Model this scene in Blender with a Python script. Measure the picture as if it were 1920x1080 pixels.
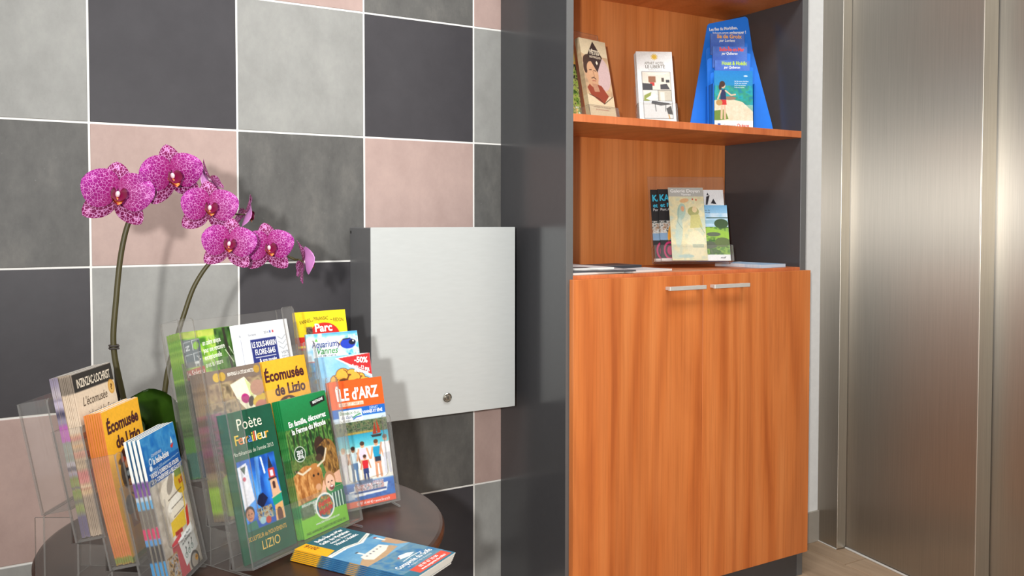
import bpy, bmesh, math, random
import numpy as np
from mathutils import Matrix, Vector, Euler

for _o in list(bpy.data.objects):
    bpy.data.objects.remove(_o)
SC = bpy.context.scene
COL = SC.collection
R = math.radians

# ------------------------------------------------------------------ camera, world, light, exposure
cam_d = bpy.data.cameras.new('camera')
cam = bpy.data.objects.new('camera', cam_d)
COL.objects.link(cam)
SC.camera = cam
cam_d.sensor_width = 36.0
cam_d.lens = 29.7535
cam_d.shift_y = -0.03996
cam_d.clip_start = 0.02
_yaw, _pitch, _roll = 0.5275, -0.0307, 0.0005
_f = Vector((math.sin(_yaw) * math.cos(_pitch), math.cos(_yaw) * math.cos(_pitch), math.sin(_pitch)))
_r = Vector((math.cos(_yaw), -math.sin(_yaw), 0))
_u = _r.cross(_f)
_r2 = _r * math.cos(_roll) + _u * math.sin(_roll)
_u2 = _u * math.cos(_roll) - _r * math.sin(_roll)
cam.matrix_world = Matrix(((_r2.x, _u2.x, -_f.x, -0.1286), (_r2.y, _u2.y, -_f.y, -1.9647),
                           (_r2.z, _u2.z, -_f.z, 1.0113), (0, 0, 0, 1)))

world = bpy.data.worlds.new('daylight')
SC.world = world
world.use_nodes = True
_bg = world.node_tree.nodes['Background']
_bg.inputs[0].default_value = (0.95, 0.975, 1.0, 1)
_bg.inputs[1].default_value = 0.54

_ld = bpy.data.lights.new('flash_lamp', 'SPOT')
_ld.energy = 98
_ld.spot_size = R(96)
_ld.spot_blend = 1.0
_ld.shadow_soft_size = 0.028
_ld.color = (1.0, 0.985, 0.96)
flash = bpy.data.objects.new('flash_lamp', _ld)
flash.location = (-0.435, -2.18, 1.115)
flash.rotation_euler = (Vector((1.35, -0.2, 1.30)) - flash.location).to_track_quat('-Z', 'Y').to_euler()
COL.objects.link(flash)

_cd = bpy.data.lights.new('ceiling_panel_lamp', 'AREA')
_cd.shape = 'RECTANGLE'
_cd.size, _cd.size_y = 2.4, 0.5
_cd.energy = 28
_cd.color = (0.96, 0.98, 1.0)
ceil_lamp = bpy.data.objects.new('ceiling_panel_lamp', _cd)
ceil_lamp.location = (0.7, -1.15, 2.575)
COL.objects.link(ceil_lamp)

SC.view_settings.view_transform = 'Standard'
SC.view_settings.look = 'None'
SC.view_settings.gamma = 1
SC.view_settings.use_curve_mapping = False
SC.view_settings.exposure = 0.76
SC.cycles.transparent_max_bounces = 40
SC.cycles.max_bounces = 10
SC.cycles.caustics_reflective = False
SC.cycles.caustics_refractive = False

# ------------------------------------------------------------------ colour and material helpers
def lin(c):
    out = []
    for v in c[:3]:
        v = v / 255.0
        out.append(v / 12.92 if v <= 0.04045 else ((v + 0.055) / 1.055) ** 2.4)
    return tuple(out)

def lin4(c):
    return (*lin(c), 1.0)

class NT:
    def __init__(s, name):
        s.m = bpy.data.materials.new(name)
        s.m.use_nodes = True
        s.t = s.m.node_tree
        s.p = s.t.nodes['Principled BSDF']
        s.out = s.t.nodes['Material Output']
    def n(s, typ, **kw):
        nd = s.t.nodes.new(typ)
        for k, v in kw.items():
            if k in nd.inputs.keys() and not hasattr(nd, k):
                nd.inputs[k].default_value = v
            else:
                setattr(nd, k, v)
        return nd
    def l(s, a, b):
        s.t.links.new(a, b)
    def coords(s, scale=(1, 1, 1), kind='Object', rot=(0, 0, 0), loc=(0, 0, 0)):
        tc = s.n('ShaderNodeTexCoord')
        mp = s.n('ShaderNodeMapping')
        mp.inputs['Scale'].default_value = scale
        mp.inputs['Rotation'].default_value = rot
        mp.inputs['Location'].default_value = loc
        s.l(tc.outputs[kind], mp.inputs['Vector'])
        return mp.outputs['Vector']
    def noise(s, vec, scale=5, detail=4, rough=0.5, dist=0.0):
        nd = s.n('ShaderNodeTexNoise')
        nd.inputs['Scale'].default_value = scale
        nd.inputs['Detail'].default_value = detail
        nd.inputs['Roughness'].default_value = rough
        nd.inputs['Distortion'].default_value = dist
        s.l(vec, nd.inputs['Vector'])
        return nd.outputs[0]
    def ramp(s, fac, stops):
        nd = s.n('ShaderNodeValToRGB')
        cr = nd.color_ramp
        while len(cr.elements) < len(stops):
            cr.elements.new(0.5)
        for e, (pos, c) in zip(cr.elements, stops):
            e.position = pos
            e.color = (*c[:3], 1) if max(c) <= 1.0 else lin4(c)
        s.l(fac, nd.inputs[0])
        return nd.outputs[0]
    def mix(s, fac, a, b, mode='MIX'):
        nd = s.n('ShaderNodeMix', data_type='RGBA', blend_type=mode)
        if isinstance(fac, (int, float)):
            nd.inputs[0].default_value = fac
        else:
            s.l(fac, nd.inputs[0])
        for i, v in ((6, a), (7, b)):
            if isinstance(v, tuple):
                nd.inputs[i].default_value = v if len(v) == 4 else (*v, 1)
            else:
                s.l(v, nd.inputs[i])
        return nd.outputs[2]
    def bump(s, h, strength=0.1, dist=0.002):
        nd = s.n('ShaderNodeBump')
        nd.inputs['Strength'].default_value = strength
        nd.inputs['Distance'].default_value = dist
        s.l(h, nd.inputs['Height'])
        s.l(nd.outputs[0], s.p.inputs['Normal'])

def simple(name, c, rough=0.5, metal=0.0, spec=0.5):
    t = NT(name)
    vec = t.coords((1, 1, 1))
    f = t.noise(vec, 60, 3)
    a = tuple(x * 0.93 for x in lin(c))
    b = tuple(min(1, x * 1.05) for x in lin(c))
    t.l(t.mix(f, a, b), t.p.inputs['Base Color'])
    t.p.inputs['Roughness'].default_value = rough
    t.p.inputs['Metallic'].default_value = metal
    t.p.inputs['Specular IOR Level'].default_value = spec
    return t.m

M = {}

def tile_mat(name, dark, mid, light, rough, speck, streak):
    t = NT(name)
    oi = t.n('ShaderNodeObjectInfo')
    tc = t.n('ShaderNodeTexCoord')
    ad = t.n('ShaderNodeVectorMath', operation='ADD')
    sc = t.n('ShaderNodeVectorMath', operation='SCALE')
    cmb = t.n('ShaderNodeCombineXYZ')
    for i in range(3):
        t.l(oi.outputs['Random'], cmb.inputs[i])
    t.l(cmb.outputs[0], sc.inputs[0])
    sc.inputs['Scale'].default_value = 37.0
    t.l(tc.outputs['Object'], ad.inputs[0])
    t.l(sc.outputs[0], ad.inputs[1])
    mp = t.n('ShaderNodeMapping')
    mp.inputs['Scale'].default_value = (1, 1, 1 - streak)
    t.l(ad.outputs[0], mp.inputs['Vector'])
    f = t.noise(mp.outputs[0], 13, 9, 0.72)
    f2 = t.noise(mp.outputs[0], 95, 3, 0.6)
    c = t.ramp(f, [(0.3, dark), (0.52, mid), (0.74, light)])
    s1 = t.ramp(f2, [(0.0, (0.55, 0.55, 0.55)), (0.40, (1, 1, 1)), (0.66, (1, 1, 1)), (0.78, (1.0, 1.0, 1.0))])
    c = t.mix(speck, c, s1, 'MULTIPLY')
    f3 = t.noise(ad.outputs[0], 160, 2, 0.5)
    hi = t.ramp(f3, [(0.72, (0, 0, 0)), (0.82, (0.6, 0.6, 0.6))])
    c = t.mix(hi, c, t.mix(speck * 0.5, c, (0.55, 0.55, 0.53)))
    t.l(c, t.p.inputs['Base Color'])
    t.p.inputs['Roughness'].default_value = rough
    t.p.inputs['Specular IOR Level'].default_value = 0.35
    t.bump(f2, 0.05, 0.001)
    return t.m

M['tile_light'] = tile_mat('light_grey_tile', (141, 141, 137), (152, 152, 148), (163, 163, 158), 0.5, 0.30, 0.35)
M['tile_coal'] = tile_mat('charcoal_tile', (82, 81, 79), (98, 97, 94), (116, 114, 109), 0.48, 0.40, 0.45)
M['tile_black'] = tile_mat('black_tile', (62, 60, 63), (66, 64, 67), (70, 68, 71), 0.42, 0.05, 0.0)
M['tile_pink'] = tile_mat('pink_tile', (170, 146, 138), (179, 155, 147), (188, 163, 154), 0.5, 0.14, 0.3)
M['grout'] = simple('pale_grout', (236, 235, 230), 0.8)
M['white_wall'] = simple('white_painted_plaster', (250, 248, 243), 0.75)
M['ceiling'] = simple('white_ceiling_paint', (226, 224, 218), 0.8)
M['skirt'] = simple('beige_grey_skirting_tile', (172, 163, 150), 0.45)
M['caulk'] = simple('pale_sealant', (208, 203, 194), 0.6)

def floor_mat():
    t = NT('beige_wood_look_tile')
    oi = t.n('ShaderNodeObjectInfo')
    vec = t.coords((9, 0.9, 9))
    f = t.noise(vec, 3.0, 7, 0.62, 0.4)
    c = t.ramp(f, [(0.3, (158, 131, 104)), (0.55, (182, 153, 124)), (0.8, (196, 168, 139))])
    v = t.ramp(oi.outputs['Random'], [(0, (0.88, 0.87, 0.86)), (1, (1.0, 1.0, 1.0))])
    t.l(t.mix(1.0, c, v, 'MULTIPLY'), t.p.inputs['Base Color'])
    t.p.inputs['Roughness'].default_value = 0.4
    return t.m
M['floor'] = floor_mat()
M['floor_joint'] = simple('brown_floor_joint', (124, 106, 88), 0.8)

def wood_mat(name, dark, mid, light, seed, rough=0.38, scale=1.0):
    t = NT(name)
    vec = t.coords((4.2 * scale, 4.2 * scale, 0.55 * scale), loc=(seed, seed * 1.7, seed * 0.6))
    big = t.noise(vec, 1.6, 5, 0.55, 1.1)
    wv = t.n('ShaderNodeTexWave', wave_type='BANDS', bands_direction='X')
    wv.inputs['Scale'].default_value = 0.9
    wv.inputs['Distortion'].default_value = 16.0
    wv.inputs['Detail'].default_value = 3.0
    wv.inputs['Detail Scale'].default_value = 0.8
    t.l(vec, wv.inputs['Vector'])
    c1 = t.ramp(big, [(0.22, dark), (0.48, mid), (0.78, light)])
    c2 = t.ramp(wv.outputs[1], [(0.0, dark), (0.35, mid), (1.0, light)])
    c = t.mix(0.32, c1, c2)
    vec2 = t.coords((150 * scale, 150 * scale, 3.5 * scale), loc=(seed * 3, 0, 0))
    g = t.noise(vec2, 1.0, 3, 0.6)
    c = t.mix(0.72, c, t.ramp(g, [(0.3, (0.80, 0.75, 0.70)), (0.55, (1, 1, 1)), (0.8, (1.0, 1.0, 1.0))]), 'MULTIPLY')
    # veneer leaves of slightly different tone, side by side
    vec3 = t.coords((8.5 * scale, 8.5 * scale, 0.0), loc=(seed * 1.3, seed, 0))
    sep = t.n('ShaderNodeSeparateXYZ')
    t.l(vec3, sep.inputs[0])
    fl = t.n('ShaderNodeMath', operation='FLOOR')
    t.l(sep.outputs[0], fl.inputs[0])
    wn = t.n('ShaderNodeTexWhiteNoise', noise_dimensions='1D')
    t.l(fl.outputs[0], wn.inputs['W'])
    c = t.mix(0.75, c, t.ramp(wn.outputs['Value'], [(0, (0.84, 0.80, 0.76)), (1, (1.0, 1.0, 1.0))]), 'MULTIPLY')
    t.l(c, t.p.inputs['Base Color'])
    t.p.inputs['Roughness'].default_value = rough
    t.p.inputs['Specular IOR Level'].default_value = 0.4
    return t.m

M['cherry'] = wood_mat('cherry_veneer_door', (164, 78, 34), (210, 119, 58), (226, 142, 80), 2.3)
M['cherry_back'] = wood_mat('cherry_veneer_panel', (190, 108, 50), (214, 132, 70), (226, 148, 88), 7.1)
M['cherry_edge'] = wood_mat('cherry_edge_band', (182, 96, 54), (202, 114, 66), (214, 126, 78), 4.4, 0.35)
M['walnut'] = wood_mat('dark_walnut_top', (40, 25, 18), (58, 37, 28), (78, 52, 41), 1.2, 0.3)
M['laminate'] = simple('anthracite_laminate', (66, 66, 68), 0.22, 0, 0.5)
M['laminate_edge'] = simple('grey_edge_band', (98, 98, 97), 0.45)
M['box_grey'] = simple('grey_painted_steel', (105, 105, 106), 0.4)
M['chrome'] = simple('nickel_lock', (170, 168, 160), 0.25, 1.0)
M['dark_slot'] = simple('black_slot', (14, 14, 14), 0.6)
M['handle'] = simple('satin_nickel_handle', (206, 202, 194), 0.38, 0.35)
M['black_metal'] = simple('black_pedestal_metal', (30, 30, 31), 0.4)

def alu_mat():
    t = NT('satin_aluminium')
    vec = t.coords((1, 1, 6))
    f = t.noise(vec, 30, 3)
    t.l(t.ramp(f, [(0.2, (202, 206, 204)), (0.8, (207, 211, 209))]), t.p.inputs['Base Color'])
    t.p.inputs['Metallic'].default_value = 0.35
    t.p.inputs['Roughness'].default_value = 0.5
    return t.m
M['alu'] = alu_mat()

def steel_mat(name, col, rough, aniso):
    t = NT(name)
    vec = t.coords((420, 420, 5))
    f = t.noise(vec, 1.0, 3, 0.6)
    a = tuple(x * 0.82 for x in lin(col))
    b = tuple(min(1, x * 1.12) for x in lin(col))
    t.l(t.mix(f, a, b), t.p.inputs['Base Color'])
    t.p.inputs['Metallic'].default_value = 1.0
    t.p.inputs['Roughness'].default_value = rough
    t.p.inputs['Anisotropic'].default_value = aniso
    t.p.inputs['Anisotropic Rotation'].default_value = 0.0
    tg = t.n('ShaderNodeTangent', direction_type='RADIAL', axis='Z')
    t.l(tg.outputs[0], t.p.inputs['Tangent'])
    return t.m
M['steel'] = steel_mat('brushed_stainless_steel', (190, 183, 172), 0.46, 0.97)
M['steel_edge'] = steel_mat('brushed_steel_edge', (214, 208, 196), 0.42, 0.4)

def print_mat():
    t = NT('printed_coated_paper')
    at = t.n('ShaderNodeAttribute', attribute_name='Col')
    t.l(at.outputs['Color'], t.p.inputs['Base Color'])
    t.p.inputs['Roughness'].default_value = 0.54
    t.p.inputs['Specular IOR Level'].default_value = 0.35
    return t.m
M['print'] = print_mat()

def acrylic(name, tint, haze, fres):
    t = NT(name)
    t.t.nodes.remove(t.p)
    tr = t.n('ShaderNodeBsdfTransparent')
    tr.inputs[0].default_value = (*tint, 1)
    gl = t.n('ShaderNodeBsdfGlossy')
    gl.inputs['Roughness'].default_value = 0.06
    gl.inputs[0].default_value = (1, 1, 1, 1)
    df = t.n('ShaderNodeBsdfDiffuse')
    df.inputs[0].default_value = (0.75, 0.73, 0.70, 1)
    lw = t.n('ShaderNodeLayerWeight')
    lw.inputs[0].default_value = 0.5
    pw = t.n('ShaderNodeMath', operation='POWER')
    t.l(lw.outputs['Facing'], pw.inputs[0])
    pw.inputs[1].default_value = 4.0
    fr = t.n('ShaderNodeMath', operation='MULTIPLY_ADD')
    t.l(pw.outputs[0], fr.inputs[0])
    fr.inputs[1].default_value = fres
    fr.inputs[2].default_value = 0.018
    m1 = t.n('ShaderNodeMixShader')
    m1.inputs[0].default_value = haze
    t.l(tr.outputs[0], m1.inputs[1])
    t.l(df.outputs[0], m1.inputs[2])
    m2 = t.n('ShaderNodeMixShader')
    t.l(fr.outputs[0], m2.inputs[0])
    t.l(m1.outputs[0], m2.inputs[1])
    t.l(gl.outputs[0], m2.inputs[2])
    t.l(m2.outputs[0], t.out.inputs['Surface'])
    return t.m
M['acrylic'] = acrylic('clear_acrylic_face', (0.982, 0.98, 0.975), 0.030, 0.55)
M['acrylic_edge'] = acrylic('clear_acrylic_cut_edge', (0.50, 0.48, 0.45), 0.16, 0.6)

# ------------------------------------------------------------------ object helpers
def tag(o, label=None, cat=None, group=None, kind=None):
    if label: o['label'] = label
    if cat: o['category'] = cat
    if group: o['group'] = group
    if kind: o['kind'] = kind
    return o

def empty(name, loc=(0, 0, 0), rz=0.0):
    o = bpy.data.objects.new(name, None)
    o.empty_display_size = 0.05
    o.location = loc
    o.rotation_euler = (0, 0, rz)
    COL.objects.link(o)
    return o

def link(name, me, parent=None, mats=()):
    for m in mats:
        me.materials.append(m)
    o = bpy.data.objects.new(name, me)
    COL.objects.link(o)
    if parent is not None:
        o.parent = parent
    return o

def bm_obj(name, bm, mats, parent=None, smooth=False):
    me = bpy.data.meshes.new(name)
    bm.normal_update()
    bm.to_mesh(me)
    bm.free()
    if smooth:
        me.shade_smooth()
    if not isinstance(mats, (list, tuple)):
        mats = [mats]
    return link(name, me, parent, mats)

def bbox(bm, x0, x1, y0, y1, z0, z1, bev=0.0, seg=1, mi=0):
    vs = [bm.verts.new((x, y, z)) for z in (z0, z1) for y in (y0, y1) for x in (x0, x1)]
    fs = []
    for q in ((0, 2, 3, 1), (4, 5, 7, 6), (0, 1, 5, 4), (2, 6, 7, 3), (0, 4, 6, 2), (1, 3, 7, 5)):
        f = bm.faces.new([vs[i] for i in q])
        f.material_index = mi
        fs.append(f)
    if bev > 0:
        es = list({e for f in fs for e in f.edges})
        bmesh.ops.bevel(bm, geom=es, offset=bev, segments=seg, affect='EDGES', profile=0.5)
    return vs

def box(name, x0, x1, y0, y1, z0, z1, mat, parent=None, bev=0.0, seg=1):
    bm = bmesh.new()
    bbox(bm, x0, x1, y0, y1, z0, z1, bev, seg)
    return bm_obj(name, bm, mat, parent)

def lathe(name, prof, mat, parent=None, seg=64, smooth=True, loc=(0, 0, 0)):
    bm = bmesh.new()
    rings = []
    for r, z in prof:
        if r < 1e-6:
            rings.append([bm.verts.new((loc[0], loc[1], loc[2] + z))])
        else:
            rings.append([bm.verts.new((loc[0] + r * math.cos(2 * math.pi * i / seg), loc[1] + r * math.sin(2 * math.pi * i / seg), loc[2] + z)) for i in range(seg)])
    for a, b in zip(rings, rings[1:]):
        for i in range(seg):
            j = (i + 1) % seg
            if len(a) == 1 and len(b) > 1:
                bm.faces.new((a[0], b[j], b[i]))
            elif len(b) == 1 and len(a) > 1:
                bm.faces.new((a[i], a[j], b[0]))
            elif len(a) > 1:
                bm.faces.new((a[i], a[j], b[j], b[i]))
    bmesh.ops.recalc_face_normals(bm, faces=bm.faces)
    o = bm_obj(name, bm, mat, parent, smooth)
    return o

def catmull(pts, n=8):
    P = [Vector(p) for p in pts]
    P = [P[0] * 2 - P[1]] + P + [P[-1] * 2 - P[-2]]
    out = []
    for i in range(1, len(P) - 2):
        for k in range(n):
            t = k / n
            a, b, c, d = P[i - 1], P[i], P[i + 1], P[i + 2]
            out.append(0.5 * ((2 * b) + (c - a) * t + (2 * a - 5 * b + 4 * c - d) * t * t + (3 * b - a - 3 * c + d) * t ** 3))
    out.append(P[-2])
    return out

def tube(name, pts, rads, mat, parent=None, seg=10, n=8):
    P = catmull(pts, n)
    bm = bmesh.new()
    rings = []
    up = Vector((0, 1, 0))
    for i, p in enumerate(P):
        d = (P[min(i + 1, len(P) - 1)] - P[max(i - 1, 0)]).normalized()
        a = d.cross(up)
        if a.length < 1e-4:
            a = d.cross(Vector((1, 0, 0)))
        a.normalize()
        b = d.cross(a)
        tt = i / (len(P) - 1) * (len(rads) - 1)
        k = min(int(tt), len(rads) - 2)
        r = rads[k] + (rads[k + 1] - rads[k]) * (tt - k)
        rings.append([bm.verts.new(p + a * r * math.cos(2 * math.pi * j / seg) + b * r * math.sin(2 * math.pi * j / seg)) for j in range(seg)])
    for A, B in zip(rings, rings[1:]):
        for j in range(seg):
            bm.faces.new((A[j], A[(j + 1) % seg], B[(j + 1) % seg], B[j]))
    bm.faces.new(rings[0])
    bm.faces.new(rings[-1])
    bmesh.ops.recalc_face_normals(bm, faces=bm.faces)
    return bm_obj(name, bm, mat, parent, True)

def prism_xz(name, poly, y0, y1, mats, parent=None):
    """a plate cut to a polygon in the local x-z plane; slot 0 = broad faces, slot 1 = cut edges"""
    bm = bmesh.new()
    a = [bm.verts.new((x, y0, z)) for x, z in poly]
    b = [bm.verts.new((x, y1, z)) for x, z in poly]
    bm.faces.new(a)
    bm.faces.new(list(reversed(b)))
    n = len(poly)
    for i in range(n):
        f = bm.faces.new((a[i], b[i], b[(i + 1) % n], a[(i + 1) % n]))
        f.material_index = 1
    bmesh.ops.recalc_face_normals(bm, faces=bm.faces)
    return bm_obj(name, bm, mats, parent)

# ------------------------------------------------------------------ the setting
wall_back = box('wall_back', -2.4, 2.2, 0.0005, 0.16, 0, 2.6, M['grout'])
tag(wall_back, 'tiled back wall with large grey, black and pink square tiles', kind='structure')
T = 0.30
GZ0 = 1.515
_bm = bmesh.new()
bbox(_bm, -T / 2 + 0.0021, T / 2 - 0.0021, 0.0, 0.012, -T / 2 + 0.0021, T / 2 - 0.0021, 0.0009, 1)
tile_me = {}
_me0 = bpy.data.meshes.new('tile')
_bm.to_mesh(_me0); _bm.free()
PAT = {0: ('tile_black', 'tile_light'), 1: ('tile_pink', 'tile_coal'), 2: ('tile_light', 'tile_black'), 3: ('tile_coal', 'tile_pink')}
for key in ('tile_light', 'tile_coal', 'tile_black', 'tile_pink'):
    m_ = _me0.copy(); m_.name = key
    m_.materials.append(M[key])
    tile_me[key] = m_
for row in range(-3, 5):
    for colm in range(-7, 4):
        key = PAT[row % 4][colm % 2]
        o = bpy.data.objects.new('tile', tile_me[key])
        COL.objects.link(o)
        o.parent = wall_back
        o.location = (colm * T + T / 2, -0.0005, GZ0 - row * T - T / 2)

floor = box('floor', -2.4, 2.3, -4.4, 0.16, -0.08, -0.004, M['floor_joint'])
tag(floor, 'beige wood-look plank floor', kind='structure')
_pw, _pl = 0.148, 0.90
_bm = bmesh.new()
bbox(_bm, -_pw / 2 + 0.0012, _pw / 2 - 0.0012, -_pl / 2 + 0.0012, _pl / 2 - 0.0012, -0.010, 0.0, 0.0008, 1)
plank_me = bpy.data.meshes.new('plank')
_bm.to_mesh(plank_me); _bm.free()
plank_me.materials.append(M['floor'])
_i = 0
_x = 1.9595 - _pw / 2 + 2 * _pw
while _x > -2.4:
    _y = -0.158 + _pl * (0.62 - 0.31 * (_i % 3))
    while _y > -4.4:
        if _y - _pl / 2 < 0.0:
            o = bpy.data.objects.new('plank', plank_me)
            COL.objects.link(o); o.parent = floor
            o.location = (_x, _y, 0)
        _y -= _pl
    _x -= _pw
    _i += 1

ceiling = box('ceiling', -2.4, 2.3, -4.4, 0.16, 2.60, 2.68, M['ceiling'])
tag(ceiling, 'plain white ceiling', kind='structure')

# short white wall beside the cabinet, then the lift front turned a few degrees off square
pier = box('wall_pier', 1.835, 2.20, -0.158, -0.0002, 0, 2.6, M['white_wall'])
tag(pier, 'narrow white wall strip between bookcase and lift', kind='structure')
sk = box('baseboard_back', 1.836, 2.0452, -0.1655, -0.1582, 0.0, 0.098, M['skirt'], bev=0.001)
tag(sk, 'grey tiled skirting below the narrow white wall', kind='structure')
wall_right = empty('wall_right', (2.045, -0.158, 0), 0)
LR = R(7)
# lift frame: local x runs along the wall towards the camera, local y runs into the wall
lift_m = Matrix.Translation((2.045, -0.158, 0)) @ Matrix(((-math.sin(LR), math.cos(LR), 0, 0), (-math.cos(LR), -math.sin(LR), 0, 0), (0, 0, 1, 0), (0, 0, 0, 1)))
wall_right.matrix_world = lift_m
tag(wall_right, 'wall around the lift door', kind='structure')
box('wall_panel', 0.0, 4.4, 0.17, 0.30, 0, 2.6, M['white_wall'], wall_right)
door = empty('door_1')
door.matrix_world = lift_m
tag(door, 'brushed stainless steel lift door with overlapping sliding panels', kind='structure')
_bm = bmesh.new()
bbox(_bm, -0.004, 0.083, 0.0, 0.04, 0.003, 2.35, 0.0012, 1)
bm_obj('door_jamb', _bm, M['steel'], door)
# folded edge of the jamb
_bm = bmesh.new()
bbox(_bm, 0.0835, 0.086, -0.002, 0.032, 0.003, 2.35, 0.0006, 1)
bm_obj('jamb_lip', _bm, M['steel_edge'], door)
box('door_panel', 0.060, 0.5270, 0.034, 0.052, 0.006, 2.32, M['steel'], door, 0.0012)
_bm = bmesh.new()
bbox(_bm, 0.5275, 0.5300, 0.0335, 0.086, 0.006, 2.32, 0.0008, 1)
bm_obj('panel_edge', _bm, M['steel_edge'], door)
box('door_panel', 0.42, 1.02, 0.090, 0.108, 0.006, 2.32, M['steel'], door, 0.0012)
_bm = bmesh.new()
bbox(_bm, 1.02, 1.30, 0.0, 0.12, 0.003, 2.35, 0.0012, 1)
bm_obj('door_jamb', _bm, M['steel'], door)
_bm = bmesh.new()
bbox(_bm, -0.004, 1.30, 0.0, 0.12, 2.351, 2.60, 0.0012, 1)
bm_obj('door_header', _bm, M['steel'], door)
_bm = bmesh.new()
bbox(_bm, 0.0, 0.0835, -0.0045, 0.0, 0.0, 0.0035, 0.001, 1)
bm_obj('sealant_bead', _bm, M['caulk'], door)
_bm = bmesh.new()
bbox(_bm, 0.087, 0.53, 0.027, 0.034, 0.0, 0.0055, 0.0015, 1)
bm_obj('sealant_bead', _bm, M['caulk'], door)

# ------------------------------------------------------------------ bookcase
CX0, CX1, CYF = 0.980, 1.795, -0.314
cab = empty('bookcase', (CX0, CYF, 0))
tag(cab, 'tall cherry and anthracite bookcase with two closed lower doors', 'bookcase')
def cpart(name, x0, x1, y0, y1, z0, z1, mat, bev=0.0008, parent=None):
    o = box(name, x0 - CX0, x1 - CX0, y0 - CYF, y1 - CYF, z0, z1, mat, cab if parent is None else parent, bev)
    return o
for nm, xa, xb in (('side_panel', CX0, CX0 + 0.0195), ('side_panel', CX1 - 0.0215, CX1)):
    sp = cpart(nm, xa, xb, CYF + 0.0012, -0.002, 0.0, 2.05, M['laminate'])
    e = cpart('edge_band', xa, xb, CYF, CYF + 0.0011, 0.0, 2.05, M['laminate_edge'], 0.0003, sp)
cpart('back_panel', CX0 + 0.020, CX1 - 0.022, -0.017, -0.006, 0.07, 2.03, M['cherry_back'])
for z0 in (1.2455, 1.632, 2.011):
    s_ = cpart('shelf', CX0 + 0.0197, CX1 - 0.0217, CYF + 0.0025, -0.0175, z0, z0 + 0.0185, M['cherry_back'])
    cpart('shelf_edge', CX0 + 0.0197, CX1 - 0.0217, CYF + 0.0003, CYF + 0.0024, z0, z0 + 0.0185, M['cherry_edge'], 0.0005, s_)
cpart('worktop', CX0 + 0.0197, CX1 - 0.0217, CYF + 0.0003, -0.0175, 0.860, 0.882, M['cherry_edge'], 0.001)
cpart('bottom_panel', CX0 + 0.0197, CX1 - 0.0217, CYF + 0.001, -0.0175, 0.072, 0.090, M['cherry_back'])
cpart('plinth', CX0 + 0.0197, CX1 - 0.0217, CYF + 0.0008, CYF + 0.019, 0.0, 0.0715, M['laminate'])
DXM = 1.3905
for i, (xa, xb, hx0, hx1) in enumerate(((0.9885, DXM - 0.0008, 1.262, 1.383), (DXM + 0.0008, 1.7945, 1.4115, 1.5365))):
    d = cpart('door', xa, xb, CYF - 0.0190, CYF - 0.0012, 0.0735, 0.8735, M['cherry'], 0.0007)
    bm = bmesh.new()
    bbox(bm, hx0 - CX0, hx1 - CX0, -0.0415, -0.0335, 0.8385, 0.8485, 0.0006, 1)
    bbox(bm, hx0 + 0.004 - CX0, hx0 + 0.016 - CX0, -0.0336, -0.019, 0.8395, 0.8475, 0.0004, 1)
    bbox(bm, hx1 - 0.016 - CX0, hx1 - 0.004 - CX0, -0.0336, -0.019, 0.8395, 0.8475, 0.0004, 1)
    h = bm_obj('handle', bm, M['handle'], d)
    h['label'] = 'satin nickel bar handle'

# ------------------------------------------------------------------ metal box on the wall
BX0, BX1, BY, BZ0, BZ1 = 0.5612, 0.9415, -0.1435, 0.547, 0.9965
wb = empty('wall_box', ((BX0 + BX1) / 2, -0.001, BZ0))
tag(wb, 'grey metal box with satin aluminium door and key lock on tiled wall', 'metal box')
ox, oy, oz = wb.location
bm = bmesh.new()
bbox(bm, BX0 + 0.001 - ox, BX1 - 0.001 - ox, BY + 0.004 - oy, -0.0008 - oy, BZ0 + 0.001 - oz, BZ1 - 0.001 - oz, 0.0018, 2)
bm_obj('casing', bm, M['box_grey'], wb)
dr = box('box_door', BX0 - ox, BX1 - ox, BY - oy, BY + 0.0035 - oy, BZ0 - oz, BZ1 - oz, M['alu'], wb, 0.0007)
def disc(name, c, nrm, r0, prof, mat, parent, seg=28):
    """turned part about an axis nrm at c: prof is a list of (radius, height)"""
    q = Vector((0, 0, 1)).rotation_difference(Vector(nrm))
    bm = bmesh.new()
    rings = []
    for r, z in prof:
        rings.append([bm.verts.new(Vector(c) + q @ Vector((r * math.cos(2 * math.pi * i / seg), r * math.sin(2 * math.pi * i / seg), z))) for i in range(seg)])
    for a, b in zip(rings, rings[1:]):
        for i in range(seg):
            bm.faces.new((a[i], a[(i + 1) % seg], b[(i + 1) % seg], b[i]))
    bm.faces.new(rings[-1])
    bmesh.ops.recalc_face_normals(bm, faces=bm.faces)
    return bm_obj(name, bm, mat, parent)
LKX, LKZ = 0.7525 - ox, 0.5885 - oz
lk = disc('lock', (LKX, BY - oy, LKZ), (0, -1, 0), 0, [(0.0115, 0), (0.0112, 0.003), (0.0098, 0.0042), (0.0092, 0.0028), (0.0072, 0.0026), (0.0068, 0.0048), (0.0045, 0.005)], M['chrome'], dr)
lk['label'] = 'round nickel key lock'
box('keyhole', LKX - 0.0008, LKX + 0.0008, BY - oy - 0.0056, BY - oy - 0.005, LKZ - 0.0035, LKZ + 0.0035, M['dark_slot'], dr)
disc('rivet_hole', (BX0 + 0.0009 - ox, -0.008 - oy, BZ1 - 0.012 - oz), (-1, 0, 0), 0, [(0.004, 0), (0.0038, 0.0003)], M['dark_slot'], wb, 16)

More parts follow.
